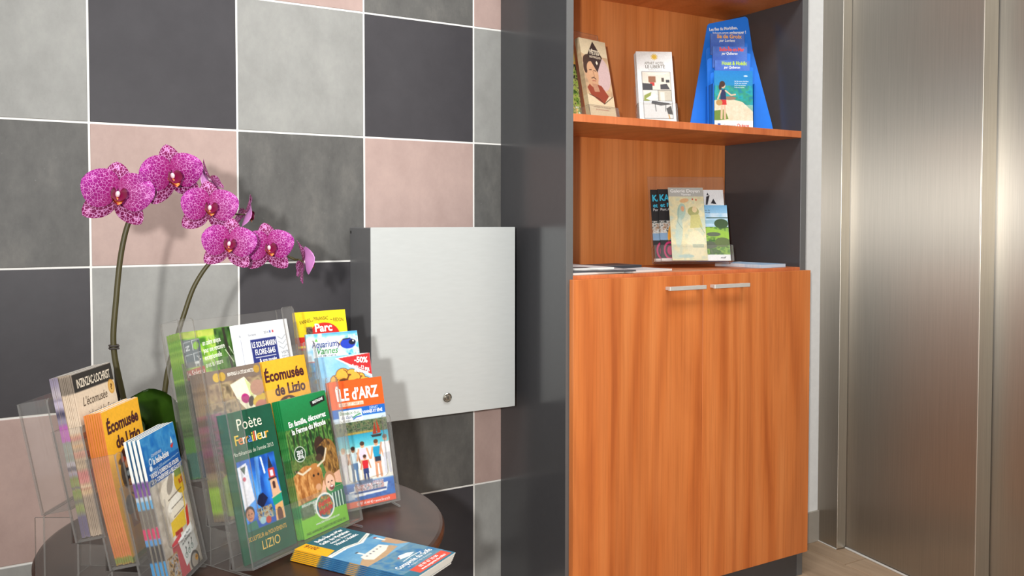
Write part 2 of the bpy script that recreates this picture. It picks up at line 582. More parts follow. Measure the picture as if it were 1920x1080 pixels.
# ------------------------------------------------------------------ round table
TX, TY, TZ = 0.186, -0.600, 0.5225
tab = empty('round_table', (TX, TY, 0))
tag(tab, 'round dark walnut pedestal table below the metal box', 'table')
lathe('table_top', [(0, TZ - 0.024), (0.296, TZ - 0.024), (0.3025, TZ - 0.021), (0.3065, TZ - 0.012), (0.3065, TZ - 0.006), (0.3035, TZ - 0.0012), (0.299, TZ), (0, TZ)], M['walnut'], tab, 128, False)
lathe('pedestal', [(0.0, 0.015), (0.042, 0.015), (0.035, 0.03), (0.03, 0.10), (0.03, 0.45), (0.05, 0.485), (0.10, 0.498), (0.0, 0.498)], M['black_metal'], tab, 40)
lathe('table_base', [(0.0, 0.0), (0.21, 0.0), (0.212, 0.006), (0.205, 0.012), (0.06, 0.022), (0.0, 0.022)], M['black_metal'], tab, 64)

# ------------------------------------------------------------------ acrylic leaflet stands
ACR = [M['acrylic'], M['acrylic_edge']]
def arc(cx, cz, r, a0, a1, n=5):
    return [(cx + r * math.cos(R(a0 + (a1 - a0) * i / n)), cz + r * math.sin(R(a0 + (a1 - a0) * i / n))) for i in range(n + 1)]

class Stand:
    def __init__(s, label, x, y, yaw, lean, db, dz, hp, dp, wp, tiers, flap, lip):
        s.x, s.y, s.yaw, s.lean, s.db, s.dz, s.hp, s.dp, s.wp, s.tiers = x, y, R(yaw), R(lean), db, dz, hp, dp, wp, tiers
        s.root = empty('leaflet_stand', (x, y, TZ), R(yaw))
        tag(s.root, label, 'leaflet stand', 'clear acrylic leaflet stands on the round table')
        th = 0.0026
        for k in range(tiers):
            m = Matrix.Translation((0, db * k, 0.0035 + dz * k)) @ Matrix.Rotation(-s.lean, 4, 'X')
            def put(o):
                o.matrix_local = m
                return o
            put(prism_xz('pocket_back', [(0, 0), (wp, 0), (wp, hp), (0, hp)], 0, th, ACR, s.root))
            poly = [(0, 0), (wp, 0)] + arc(wp - 0.007, hp - 0.007, 0.007, 0, 90) + arc(wp - flap + 0.005, hp - 0.005, 0.005, 90, 180) \
                + arc(wp - flap - 0.008, lip + 0.008, 0.008, 0, -90) + arc(flap + 0.008, lip + 0.008, 0.008, 270, 180) \
                + arc(flap - 0.005, hp - 0.005, 0.005, 0, 90) + arc(0.007, hp - 0.007, 0.007, 90, 180)
            put(prism_xz('pocket_front', poly, -dp, -dp + th, ACR, s.root))
            for xa in (0, wp - th):
                bm = bmesh.new()
                vs = bbox(bm, xa, xa + th, -dp + th, 0, 0, hp)
                for f in bm.faces:
                    if abs(f.normal.x) < 0.5:
                        f.normal_update()
                bm.normal_update()
                for f in bm.faces:
                    f.material_index = 0 if abs(f.normal.x) > 0.5 else 1
                put(bm_obj('pocket_side', bm, ACR, s.root))
            bm = bmesh.new()
            bbox(bm, th, wp - th, -dp + th, 0, 0, th)
            bm.normal_update()
            for f in bm.faces:
                f.material_index = 0 if abs(f.normal.z) > 0.5 else 1
            put(bm_obj('pocket_floor', bm, ACR, s.root))
            if k:
                zt = 0.0035 + dz * k - 0.001
                o = prism_xz('riser', [(0, 0.0006), (wp, 0.0006), (wp, zt), (0, zt)], db * k - 0.002, db * k + th - 0.002, ACR, s.root)
        # stepped side cheeks carrying the tiers
        yb = db * (tiers - 1) + 0.012
        for xa in (0.0004, wp - th - 0.0004):
            bm = bmesh.new()
            prof = [(-dp * 0.95, 0.0004), (yb, 0.0004), (yb, dz * (tiers - 1))]
            for k in range(tiers - 1, 0, -1):
                prof.append((db * k - dp * 0.95, dz * k + 0.0005))
                prof.append((db * k - dp * 0.95, dz * (k - 1) + 0.002))
            if tiers > 1:
                prof.pop()
                prof.append((db - dp * 0.95, 0.003))
                prof.append((-dp * 0.95, 0.003))
            a = [bm.verts.new((xa, p, q)) for p, q in prof]
            b = [bm.verts.new((xa + th, p, q)) for p, q in prof]
            bm.faces.new(a); bm.faces.new(list(reversed(b)))
            for i in range(len(prof)):
                f = bm.faces.new((a[i], b[i], b[(i + 1) % len(prof)], a[(i + 1) % len(prof)]))
                f.material_index = 1
            bmesh.ops.recalc_face_normals(bm, faces=bm.faces)
            bm_obj('side_cheek', bm, ACR, s.root)
    def mat(s, tier, x, y, z=0.003, extra=0.0, roll=0.0):
        """place in the leaned pocket frame of one tier: x from the left, y from the back (negative is forward)"""
        return Matrix.Translation((s.x, s.y, TZ)) @ Matrix.Rotation(s.yaw, 4, 'Z') @ Matrix.Translation((0, s.db * tier, 0.0035 + s.dz * tier)) \
            @ Matrix.Rotation(-s.lean, 4, 'X') @ Matrix.Translation((x, y, z)) @ Matrix.Rotation(-R(extra), 4, 'X') @ Matrix.Rotation(R(roll), 4, 'Y')

stA = Stand('clear acrylic four-step leaflet stand at the left of the table, rear step empty', 0.005, -0.800, 58, 11.8, 0.0440, 0.0355, 0.1465, 0.038, 0.110, 4, 0.017, 0.050)
stB = Stand('wide clear acrylic three-step leaflet stand in the middle of the table', 0.1218, -0.7700, 29.6, 13.5, 0.0475, 0.0542, 0.2323, 0.040, 0.228, 3, 0.026, 0.066)
stC = Stand('clear acrylic four-step leaflet stand at the right, nearest the metal box', 0.3185, -0.612, 7, 14.5, 0.0490, 0.0350, 0.1465, 0.034, 0.107, 4, 0.017, 0.045)
# ------------------------------------------------------------------ printed leaflets: painter
def vnoise(h, w, cy, cx, seed):
    rg = np.random.RandomState(seed)
    gy, gx = int(h / cy) + 3, int(w / cx) + 3
    g = rg.rand(gy, gx)
    yy = np.arange(h) / cy
    xx = np.arange(w) / cx
    y0 = yy.astype(int); x0 = xx.astype(int)
    fy = (yy - y0)[:, None]; fx = (xx - x0)[None, :]
    fy = fy * fy * (3 - 2 * fy); fx = fx * fx * (3 - 2 * fx)
    a = g[y0][:, x0]; b = g[y0][:, x0 + 1]; c = g[y0 + 1][:, x0]; d = g[y0 + 1][:, x0 + 1]
    return a * (1 - fy) * (1 - fx) + b * (1 - fy) * fx + c * fy * (1 - fx) + d * fy * fx

class Cv:
    """a printed sheet W x H mm, painted from the top left, one sample per 1/res mm"""
    def __init__(s, W, H, bg, res=1.0):
        s.W, s.H = W, H
        s.nx, s.ny = int(W * res) + 1, int(H * res) + 1
        s.X, s.Y = np.meshgrid(np.linspace(0, W, s.nx), np.linspace(0, H, s.ny))
        s.px = W / (s.nx - 1)
        s.a = np.ones((s.ny, s.nx, 3)) * np.array(bg, float)
        s.txt = []
    def put(s, m, c):
        m = np.clip(m, 0, 1)[..., None]
        s.a = s.a * (1 - m) + (np.array(c, float) if not isinstance(c, np.ndarray) else c) * m
        return s
    def inr(s, x0, y0, x1, y1):
        e = s.px * 0.5
        return np.clip((s.X - x0) / e + .5, 0, 1) * np.clip((x1 - s.X) / e + .5, 0, 1) * np.clip((s.Y - y0) / e + .5, 0, 1) * np.clip((y1 - s.Y) / e + .5, 0, 1)
    def rect(s, x0, y0, x1, y1, c, c2=None, k=1.0):
        if c2 is not None:
            t = np.clip((s.Y - y0) / (y1 - y0), 0, 1)[..., None]
            c = np.array(c, float) * (1 - t) + np.array(c2, float) * t
        return s.put(s.inr(x0, y0, x1, y1) * k, c)
    def ell(s, cx, cy, rx, ry, c, ang=0, soft=1.0, k=1.0, clip=None):
        a = R(ang)
        dx, dy = s.X - cx, s.Y - cy
        u = (dx * math.cos(a) + dy * math.sin(a)) / rx
        v = (-dx * math.sin(a) + dy * math.cos(a)) / ry
        d = (1 - np.sqrt(u * u + v * v)) * min(rx, ry)
        m = np.clip(d / (s.px * soft) + 0.5, 0, 1) * k
        if clip: m = m * s.inr(*clip)
        return s.put(m, c)
    def pm(s, pts):
        m = np.zeros_like(s.X)
        for ox in (-.25, .25):
            for oy in (-.25, .25):
                X, Y = s.X + ox * s.px, s.Y + oy * s.px
                ins = np.zeros(X.shape, bool)
                n = len(pts)
                for i in range(n):
                    x1, y1 = pts[i]; x2, y2 = pts[(i + 1) % n]
                    if y1 == y2: continue
                    ins ^= ((y1 > Y) != (y2 > Y)) & (X < (x2 - x1) * (Y - y1) / (y2 - y1) + x1)
                m += ins * .25
        return m
    def poly(s, pts, c, k=1.0):
        return s.put(s.pm(pts) * k, c)
    def line(s, pts, w, c, k=1.0):
        m = np.zeros_like(s.X)
        for (x1, y1), (x2, y2) in zip(pts, pts[1:]):
            dx, dy = x2 - x1, y2 - y1
            L = dx * dx + dy * dy + 1e-9
            t = np.clip(((s.X - x1) * dx + (s.Y - y1) * dy) / L, 0, 1)
            d = np.hypot(s.X - x1 - t * dx, s.Y - y1 - t * dy)
            m = np.maximum(m, np.clip((w / 2 - d) / s.px + .5, 0, 1))
        return s.put(m * k, c)
    def tex(s, m, cols, cell, seed, k=1.0, an=1.0):
        """blotchy printed photo texture through a list of colours"""
        n = 0.6 * vnoise(s.ny, s.nx, cell * an / s.px, cell / s.px, seed) + 0.4 * vnoise(s.ny, s.nx, max(1.2, cell * an * .4 / s.px), max(1.2, cell * .4 / s.px), seed + 7)
        n = np.clip((n - 0.22) / 0.56, 0, 0.9999) * (len(cols) - 1)
        i = n.astype(int); f = (n - i)[..., None]
        C = np.array(cols, float)
        return s.put(m * k, C[i] * (1 - f) + C[np.minimum(i + 1, len(cols) - 1)] * f)
    def rtex(s, x0, y0, x1, y1, cols, cell, seed, k=1.0, an=1.0):
        return s.tex(s.inr(x0, y0, x1, y1), cols, cell, seed, k, an)
    def t(s, body, x, y, size, c, w=None, bold=0.0, align='L', ang=0.0, shear=0.0, sx=1.0):
        """lettering: left (or centre/right) x and baseline y in mm, cap size in mm, optional fitted width"""
        s.txt.append((body, x, y, size, c, w, bold, align, ang, shear, sx))
        return s

def person(cv, x, y, h, skin, top, leg, hair=(60, 40, 30)):
    cv.line([(x - h * .06, y + h * .55), (x - h * .07, y + h)], h * .08, leg)
    cv.line([(x + h * .05, y + h * .55), (x + h * .07, y + h)], h * .08, leg)
    cv.poly([(x - h * .13, y + h * .18), (x + h * .13, y + h * .18), (x + h * .10, y + h * .5), (x - h * .10, y + h * .5)], top)
    cv.line([(x - h * .13, y + h * .2), (x - h * .2, y + h * .48)], h * .055, skin)
    cv.line([(x + h * .13, y + h * .2), (x + h * .2, y + h * .48)], h * .055, skin)
    cv.rect(x - h * .11, y + h * .48, x + h * .11, y + h * .66, leg if leg != skin else top)
    cv.ell(x, y + h * .08, h * .065, h * .085, skin)
    cv.ell(x, y + h * .04, h * .07, h * .06, hair)

def face(cv, x, y, r, skin, hair, tilt=0):
    cv.ell(x, y - r * .25, r * .95, r * 1.05, hair, tilt)
    cv.ell(x, y + r * .1, r * .78, r * 1.0, skin, tilt)
    cv.ell(x - r * .3, y - r * .05, r * .13, r * .08, (50, 30, 25))
    cv.ell(x + r * .3, y - r * .05, r * .13, r * .08, (50, 30, 25))
    cv.line([(x, y), (x + r * .08, y + r * .35)], r * .12, tuple(v * .8 for v in skin))
    cv.ell(x, y + r * .62, r * .28, r * .09, (150, 60, 55))

CV = {}
W_, P_ = (250, 250, 248), (238, 236, 230)

# yellow museum leaflet with the hat drawing
c = Cv(100, 210, (250, 184, 48))
c.t('Écomusée', 8, 32, 17, (74, 30, 34), 84, 0.035).t('de Lizio', 24, 56, 17, (74, 30, 34), 66, 0.035)
c.ell(48, 76, 27, 7, (58, 30, 26)); c.ell(48, 70, 19, 11, (70, 34, 28)); c.rect(29, 73, 67, 78, (168, 52, 34)); c.ell(50, 66, 4, 4, (220, 140, 50))
c.ell(34, 74, 5, 4, (190, 70, 44)); c.ell(66, 75, 5, 4, (150, 60, 40))
c.rect(30, 80, 66, 118, (214, 150, 110)); c.ell(48, 100, 19, 26, (216, 152, 112))
c.ell(30, 96, 8, 18, (50, 36, 34)); c.ell(67, 96, 7, 18, (50, 36, 34))
c.ell(40, 96, 9, 8, (60, 70, 84)); c.ell(58, 96, 9, 8, (60, 70, 84)); c.ell(40, 96, 4, 4, (170, 190, 200)); c.ell(58, 96, 4, 4, (170, 190, 200))
c.ell(49, 112, 7, 9, (222, 130, 116)); c.line([(38, 124), (48, 130), (62, 123)], 3, (90, 40, 40))
c.ell(84, 78, 4, 4, (60, 30, 30)); c.line([(84, 80), (84, 90)], 3, (60, 30, 30))
c.ell(28, 138, 12, 14, (70, 80, 96)); c.ell(24, 134, 5, 5, (30, 30, 36)); c.rect(22, 150, 40, 168, (200, 120, 50))
c.line([(44, 150), (56, 166), (52, 186)], 5, (190, 160, 160)); c.ell(62, 176, 9, 12, (230, 150, 60)); c.ell(80, 196, 7, 6, (90, 50, 30))
c.rect(0, 203, 100, 210, (120, 140, 50))
CV['eco'] = c

cs = Cv(20, 210, (224, 128, 60))
cs.rtex(0, 0, 20, 210, [(206, 112, 52), (236, 146, 76)], 30, 3, .8); cs.rect(0, 200, 20, 210, (130, 140, 50))
CV['eco_edge'] = cs

# dark green sculptor leaflet
c = Cv(100, 210, (16, 82, 58))
c.rtex(0, 0, 100, 210, [(12, 74, 52), (22, 92, 66)], 30, 3, 0.6)
c.t('Poète', 30, 27, 17, (238, 232, 210), 46, 0.0)
for i, (ch, col) in enumerate(zip('Ferrailleur', [(230, 200, 70), (210, 120, 60), (230, 225, 210), (235, 160, 60), (90, 140, 210), (230, 200, 70), (225, 90, 60), (230, 225, 210), (240, 200, 80), (225, 225, 210), (235, 170, 60)])):
    c.t(ch, 20 + 62 * (0, .55, 1.15, 1.55, 1.95, 2.55, 2.82, 3.09, 3.36, 3.96, 4.56)[i] / 4.95, 47, 14.5, col, None, 0.01)
c.t("Morbihannais de l'année 2013", 14, 62, 6, (206, 212, 196), 76)
x0, y0, x1, y1 = 17, 70, 88, 168
c.rect(x0, y0, x1, y1, (40, 110, 205), (40, 120, 215)); c.rtex(x0, y0, x1, y1, [(14, 62, 150), (40, 120, 220), (90, 170, 240)], 14, 5, 0.75, 2.4)
c.poly([(17, 78), (34, 74), (38, 128), (17, 138)], (226, 228, 238)); c.rtex(17, 78, 36, 130, [(214, 218, 232), (246, 244, 246)], 7, 9, .5)
c.poly([(22, 80), (32, 78), (28, 90)], (70, 90, 80)); c.ell(26, 96, 3, 3, (200, 90, 110))
c.poly([(50, 70), (58, 70), (52, 120), (44, 126)], (120, 180, 240), .6); c.poly([(60, 72), (63, 72), (66, 96), (63, 98)], (224, 238, 250))
c.poly([(40, 134), (46, 124), (54, 122), (62, 132), (50, 144)], (14, 22, 60))
c.poly([(72, 92), (76, 72), (81, 91)], (40, 36, 48)); c.rect(71, 92, 83, 106, (196, 52, 40)); c.rect(74, 95, 80, 104, (226, 226, 240)); c.rect(69, 106, 85, 109, (60, 40, 40))
c.poly([(71, 109), (84, 108), (87, 132), (71, 134)], (226, 178, 140)); c.rect(75, 114, 80, 122, (70, 40, 40)); c.ell(77.5, 114, 2.5, 2.5, (70, 40, 40))
c.poly([(70, 133), (88, 130), (88, 143), (70, 146)], (30, 150, 112)); c.line([(70, 134), (88, 130)], 2, (236, 190, 150))
c.poly([(72, 146), (88, 143), (88, 168), (70, 168)], (224, 172, 110)); c.ell(79, 158, 5, 8, (90, 52, 40)); c.rect(74, 158, 84, 168, (90, 52, 40))
c.poly([(60, 160), (66, 140), (71, 160)], (50, 110, 130)); c.rtex(38, 142, 66, 160, [(60, 70, 90), (170, 120, 60), (200, 190, 150), (50, 100, 160)], 4, 12, .9)
face(c, 25, 146, 9, (190, 132, 100), (58, 38, 28)); c.poly([(17, 158), (34, 156), (36, 168), (17, 168)], (40, 110, 90)); c.ell(46, 160, 6, 5, (150, 190, 200)); c.ell(56, 162, 5, 5, (180, 60, 50))
c.t('SCULPTEUR de MOUVEMENTS', 14, 182, 6.5, (214, 172, 74), 72).t('LIZIO', 36, 199, 13, (222, 186, 90), 34)
CV['poete'] = c

# green farm leaflet
c = Cv(100, 210, (24, 128, 66))
c.rect(0, 0, 100, 60, (26, 134, 74), (20, 112, 52)); c.rtex(0, 46, 100, 112, [(18, 52, 20), (44, 96, 38), (110, 150, 70), (30, 70, 28)], 5, 4, .95, 2.6)
for i in range(11):
    x = 4 + i * 9.4
    c.line([(x, 52), (x + (i % 3 - 1) * 1.5, 108)], 1.6 + (i % 3) * .8, (36, 40, 22), .8)
c.rtex(0, 92, 100, 128, [(70, 96, 44), (120, 130, 70), (60, 70, 36)], 5, 8, .7)
c.poly([(62, 12), (96, 7), (96, 16), (64, 21)], (16, 18, 16)); c.t('BRETAGNE', 68, 16.5, 4, W_, 24, .03, ang=8)
c.t('En famille, découvrez', 10, 43, 8.5, W_, 82, .03, ang=2).t('la Ferme du Monde', 14, 55, 8.5, W_, 74, .03, ang=2)
c.ell(22, 86, 12, 12, (226, 232, 220)); c.ell(22, 86, 10.8, 10.8, (28, 64, 34)); c.t('2015', 15.5, 86, 6, W_, 13, .03).t('2016', 15.5, 93, 6, W_, 13, .03)
c.ell(76, 90, 19, 16, (52, 36, 26)); c.ell(66, 84, 12, 16, (58, 38, 28)); c.ell(84, 106, 18, 30, (150, 106, 52)); c.tex(c.pm([(60, 84), (82, 74), (100, 96), (100, 142), (72, 140)]), [(70, 46, 26), (150, 108, 52), (190, 146, 80)], 3, 6, .85, 2.5)
c.ell(66, 92, 10, 9, (38, 26, 20)); c.ell(60, 100, 7, 6, (70, 50, 38))
c.ell(28, 132, 26, 26, (186, 122, 62)); c.tex(c.pm([(0, 116), (24, 106), (60, 116), (64, 156), (0, 160)]), [(150, 90, 40), (196, 132, 70), (224, 170, 106)], 4, 16, .9, 2.2)
c.ell(46, 116, 12, 10, (190, 128, 66)); c.ell(47, 130, 9, 15, (176, 112, 56)); c.ell(48, 143, 6, 5, (214, 160, 120)); c.ell(42, 124, 2, 2, (30, 20, 16)); c.ell(52, 124, 2, 2, (30, 20, 16))
c.line([(38, 112), (20, 117), (8, 110)], 3.2, (226, 210, 180)); c.line([(54, 112), (70, 106), (78, 90)], 3.2, (226, 210, 180)); c.ell(9, 110, 2, 2, (60, 50, 40))
c.poly([(50, 156), (60, 136), (66, 138), (60, 160)], (232, 180, 150)); c.poly([(84, 132), (100, 128), (100, 150), (86, 146)], (232, 180, 150)); face(c, 74, 142, 13, (240, 192, 164), (176, 128, 86)); c.ell(76, 151, 5, 4, (120, 30, 34)); c.ell(76, 149, 3.6, 1.3, W_)
c.rtex(6, 160, 60, 186, [(150, 160, 150), (220, 220, 214), (90, 110, 84)], 5, 22, .9)
for i in range(8): c.line([(74 + i * 3.4, 160), (72 + i * 3.6, 184)], 1.9, (40, 52, 90) if i % 2 else (236, 238, 242))
c.poly([(0, 178), (100, 184), (100, 210), (0, 210)], (122, 190, 52)); c.rect(0, 184, 100, 210, (122, 192, 52)); c.rtex(2, 164, 30, 182, [(40, 60, 36), (90, 110, 80), (60, 80, 50)], 4, 30, .8)
c.ell(54, 174, 21, 20, (240, 240, 232)); c.ell(54, 174, 18, 17, (44, 110, 132)); c.tex(c.pm([(38, 166), (50, 158), (66, 160), (72, 176), (60, 190), (42, 184)]), [(200, 70, 30), (226, 140, 40), (80, 130, 60), (190, 60, 36)], 5, 14, .9)
c.t('Ferme', 42, 174, 8, (200, 50, 34), 26, .05, ang=10).t('Monde', 40, 186, 9, (190, 40, 34), 30, .05, ang=10)
c.t('www.lafermedumonde.com', 28, 197, 4, W_, 52).t('PARC ANIMALIER CARENTOIR BRETAGNE (56)', 6, 206, 4, (24, 60, 20), 86)
CV['ferme'] = c

# orange island ferry leaflet
c = Cv(100, 210, (240, 92, 24))
c.t('ÎLE d\u2019ARZ', 10, 33, 20, W_, 80, .03)
c.rect(14, 37, 60, 43, (250, 226, 206)); c.t('HORAIRES ET TARIF 2016', 16, 42, 4.2, (226, 100, 40), 42)
c.rect(0, 47, 100, 210, (20, 100, 190)); c.t('DÉPART', 70, 53, 4.5, (200, 224, 244), 16).t('VANNES ET SÉNÉ', 56, 59, 5, W_, 38, .03)
c.rect(0, 62, 100, 78, (200, 220, 236)); c.rtex(0, 70, 100, 92, [(40, 64, 40), (80, 100, 60), (120, 120, 80), (50, 56, 40)], 4, 6, .95); c.rect(20, 88, 76, 92, (190, 160, 70), k=.7)
c.rect(12, 50, 55, 70, (244, 246, 244)); c.t('Bateaux-bus', 14, 57, 6, (60, 120, 70), 36).t('du Golfe', 16, 64, 5.5, (60, 90, 150), 22, shear=.3); c.t('MORBIHAN VANNES', 18, 69, 3, (120, 130, 130), 32)
c.line([(38, 63), (44, 60), (52, 58)], 2.2, (40, 140, 80)); c.line([(38, 66), (44, 63), (53, 62)], 2.2, (40, 90, 180))
c.rect(0, 92, 100, 116, (40, 150, 180), (120, 206, 210)); c.rect(0, 114, 100, 170, (196, 226, 222), (244, 240, 228)); c.rtex(0, 120, 100, 172, [(230, 228, 216), (250, 248, 240)], 6, 10, .5)
c.poly([(70, 96), (76, 74), (78, 96)], (150, 52, 30)); c.poly([(79, 96), (80, 70), (86, 95)], (170, 60, 34)); c.poly([(66, 97), (88, 97), (85, 101), (69, 101)], (50, 44, 44))
person(c, 30, 112, 56, (150, 100, 70), (206, 226, 232), (96, 130, 170), (50, 34, 28)); person(c, 48, 106, 60, (214, 160, 124), (228, 206, 222), (214, 200, 176), (70, 50, 36))
person(c, 50, 128, 46, (200, 140, 104), (206, 34, 44), (46, 60, 110), (70, 46, 30)); person(c, 74, 106, 60, (216, 158, 120), (30, 150, 190), (210, 150, 116), (100, 66, 40)); c.rect(69, 134, 80, 142, (40, 52, 72))
person(c, 92, 100, 62, (200, 150, 120), (236, 236, 240), (206, 206, 214), (110, 90, 80)); person(c, 12, 112, 56, (214, 170, 140), (220, 214, 216), (216, 214, 220), (180, 150, 120))
c.line([(20, 170), (80, 164)], 2, (150, 130, 110), .5)
c.rect(0, 172, 100, 200, (36, 110, 196), (16, 76, 160)); c.rtex(0, 178, 100, 200, [(16, 70, 150), (40, 120, 200)], 5, 18, .7)
c.poly([(14, 184), (88, 178), (84, 192), (20, 194)], (236, 238, 240)); c.rect(24, 176, 78, 184, (220, 226, 234)); c.rtex(26, 172, 80, 186, [(60, 70, 90), (220, 220, 226), (170, 90, 80), (240, 240, 244)], 3, 20, .8); c.rect(16, 186, 84, 189, (30, 70, 140)); c.rect(34, 168, 60, 175, (70, 90, 120), k=.8)
c.rect(0, 200, 100, 210, (232, 82, 40)); c.t('02 97 44 44 40 \u2022 www.ile-arz.fr', 26, 207.5, 5, W_, 62)
c.rect(8, 186, 24, 197, (206, 216, 226), k=.8)
CV['arz'] = c

# pale blue animal park leaflet with a red corner
c = Cv(100, 210, (150, 204, 236))
c.rect(0, 0, 100, 120, (140, 198, 236), (190, 222, 240)); c.rtex(0, 0, 100, 60, [(130, 190, 232), (180, 216, 240)], 20, 3, .5)
c.poly([(32, 4), (100, -2), (100, 44)], W_); c.poly([(37, 4.5), (100, 0), (100, 39)], (200, 44, 46))
c.t('-50%', 68, 14, 10, W_, 26, .04, ang=-6).t('enfants -12 ans', 56, 21, 6.5, W_, 40, .03, ang=-14).t('avant midi*', 66, 30, 6.5, W_, 30, .03, ang=-14)
for x, y, r in ((30, 42, 10), (44, 34, 13), (60, 36, 12), (74, 42, 11), (86, 50, 9), (22, 50, 8), (56, 48, 24)): c.ell(x, y, r + 1.2, r * .85 + 1.2, (110, 70, 30))
for x, y, r in ((30, 42, 10), (44, 34, 13), (60, 36, 12), (74, 42, 11), (86, 50, 9), (22, 50, 8), (56, 48, 24)): c.ell(x, y, r, r * .85, (240, 176, 64))
def deer(c, x, y, k, col):
    c.ell(x, y, 9 * k, 4 * k, col); c.line([(x + 7 * k, y - 2 * k), (x + 11 * k, y - 8 * k)], 3 * k, col); c.ell(x + 12 * k, y - 9 * k, 3.4 * k, 1.8 * k, col)
    c.line([(x + 10 * k, y - 9 * k), (x + 6 * k, y - 17 * k), (x + 2 * k, y - 19 * k)], 1.4 * k, col); c.line([(x + 7 * k, y - 14 * k), (x + 11 * k, y - 18 * k)], 1.3 * k, col)
    for d in (-7, -4, 5, 7): c.line([(x + d * k, y + 2 * k), (x + (d + .6) * k, y + 11 * k)], 1.5 * k, col)
deer(c, 44, 44, 1.0, (112, 62, 26)); deer(c, 70, 46, .7, (120, 68, 30)); deer(c, 26, 46, .55, (130, 74, 32))
c.rect(0, 60, 100, 210, (226, 190, 120)); c.rtex(0, 70, 100, 210, [(80, 130, 60), (190, 170, 90), (230, 200, 130)], 16, 8, .8)
CV['fifty'] = c

# aquarium leaflet
c = Cv(100, 210, (240, 246, 250))
c.rtex(0, 0, 100, 60, [(80, 180, 226), (190, 226, 244), (246, 250, 252), (250, 252, 252)], 16, 11, .9)
c.rect(30, 0, 100, 7, (40, 150, 214), (140, 206, 238), k=.8); c.rtex(80, 6, 100, 44, [(80, 186, 226), (230, 244, 250), (160, 216, 240)], 7, 13, .9)
c.rect(10, 10, 58, 44, (248, 250, 252), k=.85)
c.t('Aquarium', 9, 25, 12, (30, 62, 140), 48, .012).t('Vannes', 18, 37, 12, (56, 150, 70), 40, .012, shear=.25).t('LE MONDE', 20, 42, 3, (70, 90, 110), 34)
c.poly([(15, 14), (19, 8), (22, 15)], (110, 190, 80)); c.ell(78, 21, 16, 9, (236, 190, 40)); c.ell(79, 22, 15, 9.5, (36, 66, 190)); c.ell(88, 20, 7, 5, (20, 24, 50)); c.ell(90, 18, 1.5, 1.5, W_); c.poly([(64, 22), (55, 14), (60, 23), (56, 32)], (60, 56, 110)); c.line([(70, 14), (84, 13)], 2, (20, 26, 70))
c.ell(80, 41, 2.4, 2, (40, 150, 190)); c.rect(0, 49, 100, 51, (190, 60, 50)); c.rect(0, 51, 100, 210, (60, 150, 200), (30, 90, 150)); c.rtex(0, 51, 100, 210, [(40, 120, 190), (90, 190, 220), (230, 150, 60)], 14, 17, .6)
CV['aqua'] = c

# yellow zoo park leaflet
c = Cv(100, 210, (252, 218, 28))
c.t('VANNES', 8, 23, 7, (60, 44, 20), 22, .0, ang=10).t('MALANSAC', 36, 17, 7, (60, 44, 20), 28, .0).t('REDON', 74, 21, 7, (60, 44, 20), 20, .0, ang=-3)
c.ell(54, 46, 30, 24, (206, 36, 30)); c.t('Parc', 36, 38, 15, W_, 34, .03); c.ell(25, 36, 6, 7, (60, 50, 44)); c.rtex(19, 28, 31, 44, [(40, 34, 30), (130, 110, 90), (70, 60, 50)], 3, 4, .8)
c.line([(31, 19), (34, 17)], 1, (60, 44, 20)); c.line([(68, 17), (72, 18)], 1, (60, 44, 20))
c.rect(0, 46, 100, 210, (206, 40, 34)); c.rect(0, 62, 100, 66, (240, 210, 50)); c.rtex(0, 70, 100, 210, [(70, 110, 50), (160, 150, 80), (120, 80, 50)], 14, 8, .9)
CV['parc'] = c

# green forest leaflet with a grey pictogram block
c = Cv(100, 210, (120, 170, 60))
c.rtex(0, 0, 100, 80, [(60, 110, 30), (120, 180, 50), (180, 210, 90), (90, 140, 40)], 18, 21, .95); c.rtex(62, 0, 100, 70, [(24, 44, 20), (60, 100, 40), (90, 130, 60)], 9, 23, .9, 2)
c.rect(0, 0, 62, 9, (196, 196, 90), k=.7); c.line([(80, 0), (86, 64)], 5, (40, 36, 26), .9); c.line([(86, 30), (94, 46)], 1.2, (220, 226, 200)); c.line([(78, 34), (90, 54)], 1.2, (220, 226, 200))
c.rect(2, 11, 34, 52, (98, 108, 112))
for bx, by in ((5, 15), (20, 13), (5, 34), (20, 32)): c.line([(bx, by + 14), (bx, by), (bx + 12, by - 1)], .8, (206, 212, 212))
c.ell(26, 21, 5, 6, (130, 180, 60), 30); c.line([(8, 22), (14, 20), (8, 27), (14, 26)], 1.2, (216, 220, 220)); deer(c, 24, 46, .5, (226, 230, 228))
for i, s_ in enumerate(('un cadre unique', 'pour une rencontre', 'exceptionnelle', 'avec la nature')): c.t(s_, 38, 23 + i * 11, 8, (244, 246, 230), (34, 40, 32, 32)[i], .012, ang=5)
c.poly([(2, 56), (36, 52), (36, 66), (2, 72)], (170, 70, 58)); c.t('le Stérou', 4, 66, 9, (240, 230, 220), 30, .01, ang=6)
c.rect(0, 74, 100, 210, (60, 100, 50)); c.rtex(0, 70, 100, 150, [(16, 30, 18), (60, 90, 50), (30, 50, 30), (130, 140, 110)], 7, 25, .9, .5); c.rtex(0, 150, 100, 172, [(90, 170, 60), (60, 120, 40)], 8, 27, .9); c.rect(0, 172, 100, 210, (30, 90, 140), (40, 110, 160)); c.t('NATURE', 60, 188, 10, W_, 36, .02)
CV['cadre'] = c

